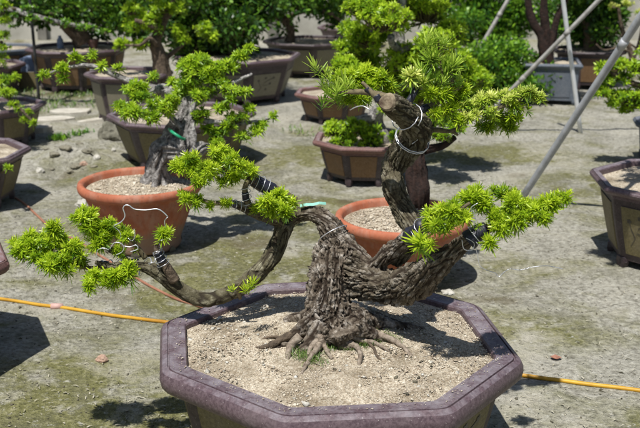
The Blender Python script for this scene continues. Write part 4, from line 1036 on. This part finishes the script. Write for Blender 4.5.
# tree behind the gnarled one (tall purple pot)
blobs = []
for (px, py, rx, ry, n, tn) in ((150, 20, 12, 8, 26, .1), (132, 28, 9, 6, 14, .05), (133, 10, 10, 7, 18, .1), (160, 8, 12, 7, 22, .1), (122, 44, 8, 5, 12, .1), (140, 45, 8, 5, 12, .05), (178, 32, 6, 8, 12, .1), (184, 40, 6, 5, 9, .1), (203, 28, 10, 7, 20, .1), (212, 37, 8, 5, 12, .05), (155, 30, 8, 5, 10, 0), (180, 8, 12, 8, 18, .0), (150, -12, 20, 12, 36, .05), (175, -30, 30, 14, 50, 0), (120, -20, 20, 12, 30, 0), (134, 24, 10, 6, 14, .05)):
    blobs.append((px, py, rx, ry, 6.55, n, .036, tn))
bonsai('bonsai_tree', 'upright tree with curling brown trunk standing in the tall purple brown pot', (-1.1, 6.6, .3),
    [[(163, 82, 6.6, 9), (162, 68, 6.6, 8), (159, 54, 6.6, 7), (156, 42, 6.6, 6), (160, 30, 6.6, 5), (164, 18, 6.6, 4.5), (172, 8, 6.6, 4), (177, -5, 6.6, 4), (175, -30, 6.6, 3)]],
    [[(163, 60, 6.7, 3), (174, 52, 6.7, 2.2), (184, 44, 6.7, 1.4)], [(157, 45, 6.55, 2.4), (150, 38, 6.5, 1.8), (140, 45, 6.5, 1.3), (125, 45, 6.5, 1)], [(160, 30, 6.55, 3), (148, 24, 6.5, 2.5), (135, 20, 6.5, 2)]],
    blobs, M['bark_brown'], LEAF_D, kind='ros_far', dens=2.3)
# dark dense crowns
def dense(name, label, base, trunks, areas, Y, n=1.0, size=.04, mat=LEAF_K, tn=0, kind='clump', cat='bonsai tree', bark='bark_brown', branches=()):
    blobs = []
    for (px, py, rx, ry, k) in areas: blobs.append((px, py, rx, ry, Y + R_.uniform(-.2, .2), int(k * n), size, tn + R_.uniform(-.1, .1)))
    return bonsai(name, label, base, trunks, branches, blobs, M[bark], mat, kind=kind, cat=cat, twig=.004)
dense('bonsai_tree', 'dense dark green tree growing in the large olive panelled pot', (-.6, 7.6, .3),
    [[(238, 54, 7.6, 9), (234, 40, 7.6, 8), (228, 22, 7.6, 6), (225, 0, 7.6, 5), (225, -40, 7.6, 4)]],
    [(210, 20, 24, 15, 40), (235, 28, 24, 14, 40), (248, 12, 20, 12, 34), (215, 45, 22, 12, 34), (205, 5, 24, 12, 36), (190, 48, 14, 12, 20), (240, 44, 16, 6, 14), (262, 22, 12, 8, 12), (235, -6, 30, 12, 40), (225, -30, 40, 16, 50), (268, 3, 14, 8, 14), (180, 30, 16, 12, 26), (172, 8, 18, 12, 26), (186, 58, 10, 7, 10), (160, 22, 12, 14, 18)], 7.6, n=1.15, size=.045)
dense('bonsai_tree', 'tree on a thin curved dark trunk in the dark brown back row pot', (-.1, 8.8, .27),
    [[(290, 42, 8.8, 5), (291, 34, 8.8, 4), (290, 26, 8.8, 4), (284, 20, 8.8, 3.8), (276, 15, 8.8, 3.5), (270, 5, 8.8, 3), (275, -15, 8.8, 3)]],
    [(275, 10, 14, 7, 20), (300, 4, 18, 7, 26), (258, 6, 14, 6, 16), (320, 10, 12, 6, 14), (333, 16, 9, 6, 10), (340, 23, 7, 4, 6), (340, 4, 14, 6, 14), (287, -10, 30, 12, 36), (320, -15, 24, 12, 30), (284, 28, 7, 3, 4), (352, 6, 10, 8, 10)], 8.8, n=1.1, size=.045, tn=.12,
    branches=[[(284, 20, 8.8, 3), (300, 12, 8.75, 2.4), (322, 10, 8.7, 2), (340, 20, 8.7, 1.2)]])
dense('bonsai_tree', 'spreading dark tree with thick leaning trunk in the broad upper left pot', (-1.9, 8.1, .3),
    [[(84, 44, 8.1, 10), (78, 34, 8.1, 9), (70, 27, 8.1, 8), (62, 18, 8.1, 6), (55, 5, 8.1, 5), (50, -30, 8.1, 4)]],
    [(20, 10, 22, 9, 26), (50, 6, 24, 9, 30), (85, 6, 24, 10, 34), (105, 14, 18, 10, 26), (118, 26, 10, 7, 10), (70, 16, 18, 6, 16), (40, 18, 18, 5, 14), (20, -12, 34, 14, 34), (80, -14, 40, 16, 44), (118, 4, 12, 10, 16), (100, 32, 10, 4, 7), (135, 0, 16, 12, 18), (128, 20, 14, 8, 14), (140, 32, 10, 7, 10)], 8.1, n=1.15, size=.045,
    branches=[[(70, 27, 8.1, 3), (50, 20, 7.6, 2.4), (30, 14, 7.3, 2), (12, 8, 7.2, 1.4)]])
blobs = [(px, py, rx, ry, 7.2, n, .03, .1) for (px, py, rx, ry, n) in ((18, 16, 9, 4, 10), (35, 18, 9, 4, 10), (50, 21, 9, 4, 10), (66, 23, 9, 4, 10), (80, 27, 9, 4, 10), (92, 28, 6, 4, 6), (30, 8, 9, 3, 7), (55, 12, 9, 3, 7), (14, 26, 4, 2, 3), (104, 32, 6, 3, 5))]
bonsai('bonsai_tree', 'sparse wired horizontal branch tree rising from the small dark left edge pot', (-2.55, 7.8, .2),
    [[(-30, 66, 7.85, 7), (-26, 40, 7.7, 6), (-15, 20, 7.5, 5), (-5, 6, 7.3, 4), (8, 8, 7.25, 3), (30, 15, 7.2, 2.4), (60, 22, 7.2, 2), (95, 29, 7.2, 1.4)]], [], blobs, M['bark_grey'], LEAF_B, kind='ros_far')
# left edge tree in the olive panelled pot, sprig hanging over
blobs = [(px, py, rx, ry, Y, n, .03, .05) for (px, py, rx, ry, Y, n) in ((5, 6, 8, 5, 5.8, 10), (3, 20, 8, 4, 5.8, 9), (5, 35, 7, 4, 5.8, 8), (3, 47, 7, 3, 5.8, 6), (2, 80, 8, 5, 5.7, 12), (8, 92, 9, 6, 5.65, 14), (15, 76, 5, 3, 5.7, 5), (-15, 60, 22, 20, 5.9, 50), (-20, 15, 25, 22, 5.9, 60), (20, 108, 4, 3, 5.6, 4), (27, 112, 4, 3, 5.6, 4), (24, 120, 4, 3, 5.58, 4), (34, 123, 4, 3, 5.57, 4), (14, 104, 4, 3, 5.6, 4))]
bonsai('bonsai_tree', 'tree at the left edge whose leafy sprig hangs over the olive panelled pot', (-1.94, 5.95, .2),
    [[(-8, 112, 5.95, 8), (-10, 90, 5.9, 7), (-14, 60, 5.9, 6), (-18, 20, 5.9, 5)]], [[(-10, 92, 5.9, 3), (5, 96, 5.7, 2.4), (18, 106, 5.6, 1.6), (35, 124, 5.57, 1)], [(-14, 50, 5.9, 3), (2, 42, 5.8, 1.5)], [(-16, 25, 5.9, 3), (4, 12, 5.8, 1.5)]],
    blobs, M['bark_brown'], LEAF_D, kind='ros_mid')
bonsai('seedling', 'small bright green sprig on the rim of the purple left edge pot', at(8, 172, 4.38), [[(2, 172, 4.42, 1.6), (8, 170, 4.38, 1.2)]], [], [(8, 168, 4, 3, 4.36, 4, .028, .1)], M['wood'], LEAF_D, kind='ros_mid', cat='seedling', group='young sprigs')
# trees behind on the right
dense('garden_shrub', 'rounded dark green leafy shrub in front of the pale blue square planter', (1.3, 7.7, .15),
    [[(505, 104, 7.7, 7), (505, 90, 7.7, 6), (507, 70, 7.7, 4)]],
    [(480, 60, 18, 12, 34), (505, 55, 22, 14, 44), (528, 68, 20, 14, 40), (500, 75, 24, 14, 44), (535, 85, 15, 10, 24), (475, 78, 16, 10, 24), (515, 90, 22, 8, 28), (490, 92, 16, 7, 18), (548, 76, 8, 8, 10), (520, 76, 20, 12, 30)], 7.5, n=1.5, size=.032, mat=LEAF_B, tn=.14, cat='shrub', branches=[[(505, 85, 7.7, 3), (485, 70, 7.6, 2), (475, 62, 7.6, 1.5)], [(507, 80, 7.7, 3), (525, 70, 7.6, 2), (535, 66, 7.6, 1.5)]])
dense('garden_tree', 'tree with several thin reddish brown stems rising from the pale blue square planter', (1.72, 7.4, .28),
    [[(547, 66, 7.4, 7), (546, 52, 7.4, 7), (541, 36, 7.4, 5), (532, 20, 7.4, 4), (528, 0, 7.4, 3.4), (524, -30, 7.4, 3)], [(547, 55, 7.4, 5), (546, 36, 7.4, 4.5), (544, 15, 7.4, 4), (544, -10, 7.4, 3), (546, -40, 7.4, 3)], [(549, 52, 7.4, 4.5), (553, 36, 7.4, 3.6), (557, 18, 7.4, 3), (566, 0, 7.4, 2.6), (575, -30, 7.4, 2)]],
    [(530, -20, 24, 10, 30), (560, -28, 26, 12, 34), (585, -15, 20, 8, 20), (500, -18, 20, 9, 22)], 7.4, n=1.0, size=.04, mat=LEAF_B, cat='garden tree', bark='bark_red')
dense('bonsai_tree', 'dense dark green crown above the dark brown pot at the upper right', (2.2, 8.2, .27),
    [[(592, 50, 8.2, 9), (591, 40, 8.2, 8), (588, 20, 8.2, 6), (588, -10, 8.2, 5)]],
    [(575, 20, 15, 12, 26), (595, 14, 20, 12, 36), (612, 18, 12, 12, 20), (585, 34, 18, 8, 24), (605, 34, 12, 6, 12), (570, 6, 12, 10, 16), (600, 0, 22, 10, 30), (563, 28, 6, 8, 8), (590, -16, 24, 12, 32)], 8.2, n=1.4, size=.045, mat=LEAF_K, tn=.05)
dense('garden_tree', 'bright green hedge like tree at the top behind the leaning bamboo pole', (1.05, 9.3, 0),
    [[(485, 55, 9.3, 6), (483, 30, 9.3, 5), (480, 0, 9.3, 4), (478, -30, 9.3, 3)]],
    [(448, 12, 14, 9, 20), (465, 22, 18, 10, 30), (480, 8, 20, 9, 30), (505, 14, 18, 10, 28), (498, 28, 14, 7, 18), (455, 30, 12, 7, 14), (520, 8, 12, 10, 18), (530, 25, 8, 9, 12), (480, -12, 30, 12, 36), (515, -12, 22, 12, 26), (545, 12, 8, 14, 12), (440, -8, 16, 10, 16), (462, 40, 12, 6, 14), (492, 42, 12, 7, 14), (512, 36, 10, 8, 12)], 9.2, n=1.3, size=.045, mat=LEAF_B, tn=.12, cat='garden tree')
blobs = []
for (px, py, rx, ry, n, tn) in ((605, 68, 10, 7, 18, .05), (620, 66, 12, 8, 22, .05), (637, 68, 12, 8, 22, .0), (612, 80, 10, 6, 14, -.1), (603, 92, 10, 6, 16, .05), (618, 97, 13, 7, 24, .0), (634, 96, 12, 9, 24, .0), (628, 110, 8, 5, 10, -.1), (655, 80, 18, 16, 44, 0), (625, 78, 9, 6, 10, -.15), (600, 85, 5, 4, 4, 0), (658, 50, 20, 14, 40, 0), (612, 104, 8, 4, 8, -.1), (641, 105, 8, 6, 10, -.05)):
    blobs.append((px, py, rx, ry, 5.3, n, .032, tn))
bonsai('bonsai_tree', 'bright green leafy tree entering from the right edge above the grey blue pot', (1.98, 5.45, .2),
    [[(668, 128, 5.4, 9), (664, 110, 5.4, 8), (658, 85, 5.35, 6), (655, 50, 5.35, 5)]], [[(660, 90, 5.35, 4), (635, 84, 5.3, 3), (610, 72, 5.3, 1.6)], [(662, 104, 5.35, 4), (635, 106, 5.3, 2.6), (612, 98, 5.3, 1.4)]],
    blobs, M['bark_brown'], LEAF_D, kind='ros_far')
# tree of the right edge pot: its trunk and crown are outside the picture, some twigs and its shade reach in
blobs = [(x, y, rx, ry, Y, n, .035, 0) for (x, y, rx, ry, Y, n) in ((668, -20, 40, 22, 3.6, 60), (625, -95, 22, 12, 3.15, 24), (600, -125, 18, 10, 3.2, 16), (660, -60, 40, 22, 3.4, 60))]
bonsai('bonsai_tree', 'tree mostly beyond the right edge growing in the purple pot with painted blossom', (1.42, 3.8, .29),
    [[(705, 186, 3.8, 16), (700, 150, 3.8, 14), (690, 100, 3.75, 12), (684, 40, 3.7, 9), (676, -10, 3.65, 6)]], [[(684, 30, 3.7, 6), (655, -50, 3.5, 5), (625, -90, 3.2, 3)]], blobs, M['bark_brown'], LEAF_D, kind='ros_mid')
# sparse yellowish twigs hanging at top right
bonsai('bare_shrub', 'sparse bare twigged shrub with few yellow leaves before the wall at upper right', ground(634, 72), [[(634, 72, 8.0, 3), (630, 50, 8.0, 2.4), (622, 28, 8.0, 2), (618, 5, 8, 1.5)], [(633, 60, 8, 2), (640, 40, 8, 1.6), (644, 15, 8, 1.2)]],
    [[(630, 52, 8, 1.4), (617, 48, 7.95, 1), (604, 50, 7.9, .8), (596, 44, 7.9, .6)], [(626, 38, 8, 1.2), (612, 30, 8, .8), (600, 26, 8, .6)], [(632, 58, 8, 1.2), (618, 62, 7.9, .8), (608, 60, 7.9, .6)], [(636, 48, 8, 1), (628, 42, 8, .8)]],
    [(628, 4, 7, 4, 7.9, 7, .035, .2), (614, 6, 6, 3, 7.9, 4, .03, .2), (638, 12, 4, 3, 7.9, 3, .03, .2)], M['bark_brown'], LEAF_Y, kind='ros_far', cat='shrub', group='shrubs')

# ================================================================== POLES
def pole(name, label, L, r, mat, cat='pole', group='poles propping the trees', collar=None):
    P = [np.array(p, float) for p in L]
    t = thing(name, label, cat, P[0], group)
    d = P[-1] - P[0]; n = int(np.linalg.norm(d) / .15) + 2
    pts = np.array([P[0] + d * k / (n - 1) for k in range(n)])
    V, F = tube(pts, r, 14); mesh('shaft', V, F, mat, t, smooth=True)
    if collar:
        for f in collar:
            c = P[0] + d * f; u = d / np.linalg.norm(d) * .02
            V, F = tube(np.array([c - u, c, c + u]), r * 1.15, 14); mesh('joint', V, F, mat, t, smooth=True)
    return t
def ext(p, q, k): p = np.array(p); q = np.array(q); return q + (q - p) * k
# galvanised pole leaning up to the right, foot on the ground behind the low right arm
a = ground(519, 197); a[2] = -.03; b = at(640, 18, 4.1); pole('steel_pole', 'thick galvanised steel pole leaning up to the right edge, nearest of the poles', [a, ext(a, b, .6)], .0165, M['steel'], collar=[.55])
a = ground(581.5, 132); a[2] = -.03; b = at(563, 0, 6.1); pole('white_pole', 'thin white painted pole with its foot on the ground before the square planter', [a, ext(a, b, .7)], .0135, M['whitepole'])
a = ground(486, 125); a[2] = -.03; a = np.array([.93, 6.2, -.02]); b = at(599, 0, 6.0); a = at(480, 122, 6.3); pole('bamboo_pole', 'long grey bamboo pole crossing behind the white pole and down through the bright foliage', [a, ext(a, b, .5)], .0135, M['bamboo'], collar=[.25, .5, .75])
a = at(470, 65, 8.6); b = at(508, 0, 8.6); pole('bamboo_pole', 'short dark grey bamboo pole leaning at the top behind the yellow leaved twigs', [ext(b, a, .45), ext(a, b, .6)], .017, M['bamboo'], collar=[.3, .6])
a = ground(36, 95); b = a + np.array([0, 0, 1.3]); a[2] = -.03; a2 = at(38, 84, 7.3); pole('black_stake', 'thin upright black stake beside the broad upper left pot', [np.array([a2[0], 7.3, -.03]), np.array([a2[0] - .02, 7.3, 1.3])], .011, M['blackpole'])
# ochre board and blue sheet leaning between the left pots
c0 = ground(28, 88); mb = MB(); box(mb, c0[0] - .07, c0[0] + .07, c0[1] - .01, c0[1] + .01, 0, .13); tag(mb.build('board', M['ochre'], None), 'small ochre board standing behind the black stake at upper left', 'board')
c0 = ground(29, 84); mb = MB(); box(mb, c0[0] - .08, c0[0] + .09, c0[1] + .05, c0[1] + .3, 0, .2); tag(mb.build('plastic_crate', M['blueplastic'], None), 'dusty blue plastic crate between the pots at the upper left', 'crate')

# ================================================================== HOSES, STONES, LITTER
def hose(name, label, pts, r, mat):
    P = []
    for (px, py) in pts:
        g = ground(px, py); P.append(g)
    P2, R2 = catmull(P, [r] * len(P), .03)
    for p in P2: p[2] = r * .8 + ground_z(p[0], p[1])
    k = np.array([1, 2, 3, 2, 1.]) / 9
    zz = np.convolve(np.pad(P2[:, 2], 2, mode='edge'), k, 'valid'); P2[:, 2] = zz
    V, F = tube(P2, R2, 10)
    return tag(mesh(name, V, F, mat, None, smooth=True), label, 'hose')
hose('garden_hose', 'straight yellow hose lying across the ground and behind the foreground pot', [(-60, 289.5), (0, 298.5), (60, 306.5), (110, 313.5), (165, 322), (260, 336), (400, 357), (522, 374.5), (580, 382.5), (640, 390), (760, 408)], .0062, M['yhose'])
hose('orange_hose', 'thin faded orange hose running from the left edge pot to the foreground pot', [(6, 188), (14, 195), (24, 202), (38, 216), (52, 228), (72, 238), (95, 252), (120, 268), (140, 279), (160, 290), (178, 299), (195, 305), (215, 312), (245, 322)], .0050, M['ohose'])
g = ground(57, 306); g[2] = ground_z(g[0], g[1]) - .004; mb = MB(); mb.add(*tube(np.array([g + np.array([-.02, -.004, .012]), g + np.array([.02, .0, .010])]), .011, 10)); tag(mb.build('hose_joint', M['cap'], None, smooth=True), 'pale pink joint sleeve on the yellow hose', 'hose joint')

def stone(name, label, cat, px, py, s, mat, flat=.6, seed=0, group=None, sub=3):
    bm = bmesh.new(); bmesh.ops.create_icosphere(bm, subdivisions=sub, radius=1)
    g = ground(px, py)
    for v in bm.verts:
        q = v.co.copy()
        k = 1 + .35 * noise.noise(q * 1.3 + Vector((seed, 0, 0))) + .12 * noise.noise(q * 3.5 + Vector((0, seed, 0)))
        c = noise.cell(q * 1.2 + Vector((seed, 2, 0)))
        k -= .10 * c
        v.co = Vector((q.x * s[0], q.y * s[1], q.z * s[2])) * k
    me = bpy.data.meshes.new(name); bm.to_mesh(me); bm.free(); me.materials.append(mat)
    o = bpy.data.objects.new(name, me); scene.collection.objects.link(o)
    o.location = (g[0], g[1], s[2] * .45 + ground_z(g[0], g[1]))
    return tag(o, label, cat, group)
ST = 'loose stones on the ground'
stone('rock', 'large rounded mossy grey rock beside the pots left of the gnarled tree', 'rock', 111, 141, (.085, .08, .075), M['rock'], seed=1.2)
stone('rock', 'lower clod of grey rock touching the large mossy rock', 'rock', 128, 143, (.05, .05, .035), M['rock'], seed=4.2)
stone('stone', 'pinkish angular stone lying alone on the mossy ground at lower left', 'stone', 102, 361, (.018, .016, .014), M['pinkstone'], seed=2, group=ST)
stone('stone', 'white flat stone just behind the rim of the foreground pot at right', 'stone', 448, 293, (.024, .018, .010), M['stone'], seed=3, group=ST)
stone('stone', 'white stone tucked beside the left side of the left terracotta pot', 'stone', 82, 205, (.030, .025, .022), M['stone'], seed=5, group=ST)
stone('stone', 'small white stone before the dug earth, nearest the left edge pots', 'stone', 40, 170, (.022, .018, .016), M['stone'], seed=6, group=ST)
stone('stone', 'pale pinkish stone on the crack above the left terracotta pot', 'stone', 84, 165, (.020, .016, .013), M['pinkstone'], seed=7, group=ST)
stone('stone', 'small white stone on the crack, right of the pinkish one', 'stone', 97, 163, (.020, .018, .014), M['stone'], seed=8, group=ST)
stone('stone', 'pale stone on the mound near the white chips right of the crack', 'stone', 114, 157, (.012, .012, .010), M['stone'], seed=9, group=ST)
stone('stone', 'grey stone left of the small brown stone in the pot shade at far left', 'stone', 0, 84, (.10, .08, .06), M['rock'], seed=10, group=ST)
for i, (px, py, s) in enumerate(((55, 163, .03), (66, 160, .035), (76, 165, .03), (88, 162, .03), (61, 171, .02), (94, 168, .02), (47, 158, .018), (80, 154, .022), (70, 169, .02), (52, 168, .016), (84, 168, .016), (101, 160, .015))):
    stone('earth_clod', 'dark crumbly earth clod in the dug patch beyond the left terracotta pot', 'earth clod', px, py, (s, s * .8, s * .45), M['clod'], seed=20 + i * 1.7, group='clods of the dug patch')
# pale broken slabs
def slab(px, py, w, d, rot, label, th=.018, tilt=0):
    g = ground(px, py); mb = MB(); rr = random.Random(px)
    pts = [np.array([w * math.cos(a) * rr.uniform(.75, 1.1), d * math.sin(a) * rr.uniform(.75, 1.1)]) for a in np.linspace(0, 6.283, 8, endpoint=False)]
    R2 = np.array([[math.cos(rot), -math.sin(rot)], [math.sin(rot), math.cos(rot)]])
    pts = [R2 @ p + g[:2] for p in pts]
    V, F = loft([(pts, -.01), (pts, th), (inset(pts, .006), th + .004)])
    V = [(v[0], v[1], v[2] + tilt * (v[0] - g[0])) for v in V]
    F.append(tuple(range(16, 24)))
    tag(mb_build(V, F), label, 'slab', 'broken cement slabs')
def mb_build(V, F): return mesh('cement_slab', V, F, M['slab'], None)
slab(52, 121, .14, .10, .2, 'pale broken cement slab nearest the left edge pot')
slab(72, 113, .16, .10, .1, 'pale broken cement slab farthest back of the three')
slab(93, 122, .13, .045, .15, 'narrow tilted cement slab beside the mossy rock', tilt=.12)
slab(43, 131, .08, .06, .3, 'small broken cement piece closest to the little green weed', th=.03)
# dead leaf
for (px, py, s, lab) in ((556, 356, .015, 'curled dead red brown leaf lying on the ground right of the foreground pot'),):
    g = ground(px, py); V = []; F = []
    for i in range(9):
        for j in range(5):
            u = i / 8 * 2 - 1; v = (j / 4 * 2 - 1) * (1 - u * u) ** .5 * .55
            V.append((g[0] + s * 1.2 * u, g[1] + s * v * 1.6, ground_z(g[0], g[1]) + .001 + s * (.5 * v * v * 2 + .25 * u * u + .12 * math.sin(5 * u + 3 * v)) + .004))
    for i in range(8):
        for j in range(4): F.append((i * 5 + j, (i + 1) * 5 + j, (i + 1) * 5 + j + 1, i * 5 + j + 1))
    tag(mesh('dead_leaf', V, F, M['redleaf'], None, smooth=True), lab, 'leaf')
# little weed
g = ground(58, 140); cs = [g + np.array([dx, dy, 0]) for dx, dy in ((0, 0), (.03, .03), (-.02, .02), (.07, .14), (.11, .22), (.0, .05))]
V, F, T = blades(cs, .055, .008, 26, .022)
tag(mesh('weed', V, F, LEAF_B, None, attrs={'tone': T}), 'small green weed growing beside the pale broken slabs', 'weed')
V, F, T = blades([ground(px, py) for px, py in ((30, 93), (42, 98), (48, 104), (55, 108), (75, 96), (85, 95), (60, 96), (40, 104), (45, 112), (100, 92), (78, 104), (300, 132), (420, 112))], .05, .007, 40, .08)
tag(mesh('ground_weeds', V, F, GRASS, None, attrs={'tone': T}), 'low patchy green weeds on the earth between the back pots', 'weeds', kind='stuff')

def yard_points(n, y0, y1, bias):
    out = []
    while len(out) < n:
        y = y0 + (y1 - y0) * R_.random() ** bias
        x = R_.uniform(-1, 1) * (.36 * y + .25)
        if noise.noise(Vector((x * 3, y * 3, 5))) + R_.uniform(-.35, .35) < -.05: continue
        if inpoly((x, y), inset(outer, .08)): continue
        out.append((x, y, ground_z(x, y) + .001))
    return out
tag(scatter('gravel', yard_points(2400, 1.9, 7.5, 1.5), .0028, M['crumb'], None, .7), 'dark crumbs of earth and gravel over the yard', 'gravel', kind='stuff')
tag(scatter('pale_chips', yard_points(1300, 1.9, 7.0, 1.5), .0028, M['flake'], None, .3), 'pale chips and dry flakes strewn over the yard', 'chips', kind='stuff')
# dry clippings
pts = yard_points(2200, 1.9, 6.0, 1.5); V = []; F = []
for (x, y, z) in pts:
    a = R_.uniform(0, 6.28); l = R_.uniform(.005, .018); w_ = R_.uniform(.0007, .0018)
    d = np.array([math.cos(a), math.sin(a), R_.uniform(-.1, .25)]); s = np.array([-math.sin(a), math.cos(a), 0]) * w_; b = np.array([x, y, z + .003])
    k = len(V); V += [b - d * l * .5 - s, b - d * l * .5 + s, b + s * 1.2 + np.array([0, 0, .002]), b - s * 1.2 + np.array([0, 0, .002]), b + d * l * .5 + s * .3, b + d * l * .5 - s * .3]
    F += [(k, k + 1, k + 2, k + 3), (k + 3, k + 2, k + 4, k + 5)]
tag(mesh('dry_clippings', np.array(V), np.array(F), M['flake'], None), 'dry leaf clippings littering the yard', 'clippings', kind='stuff')
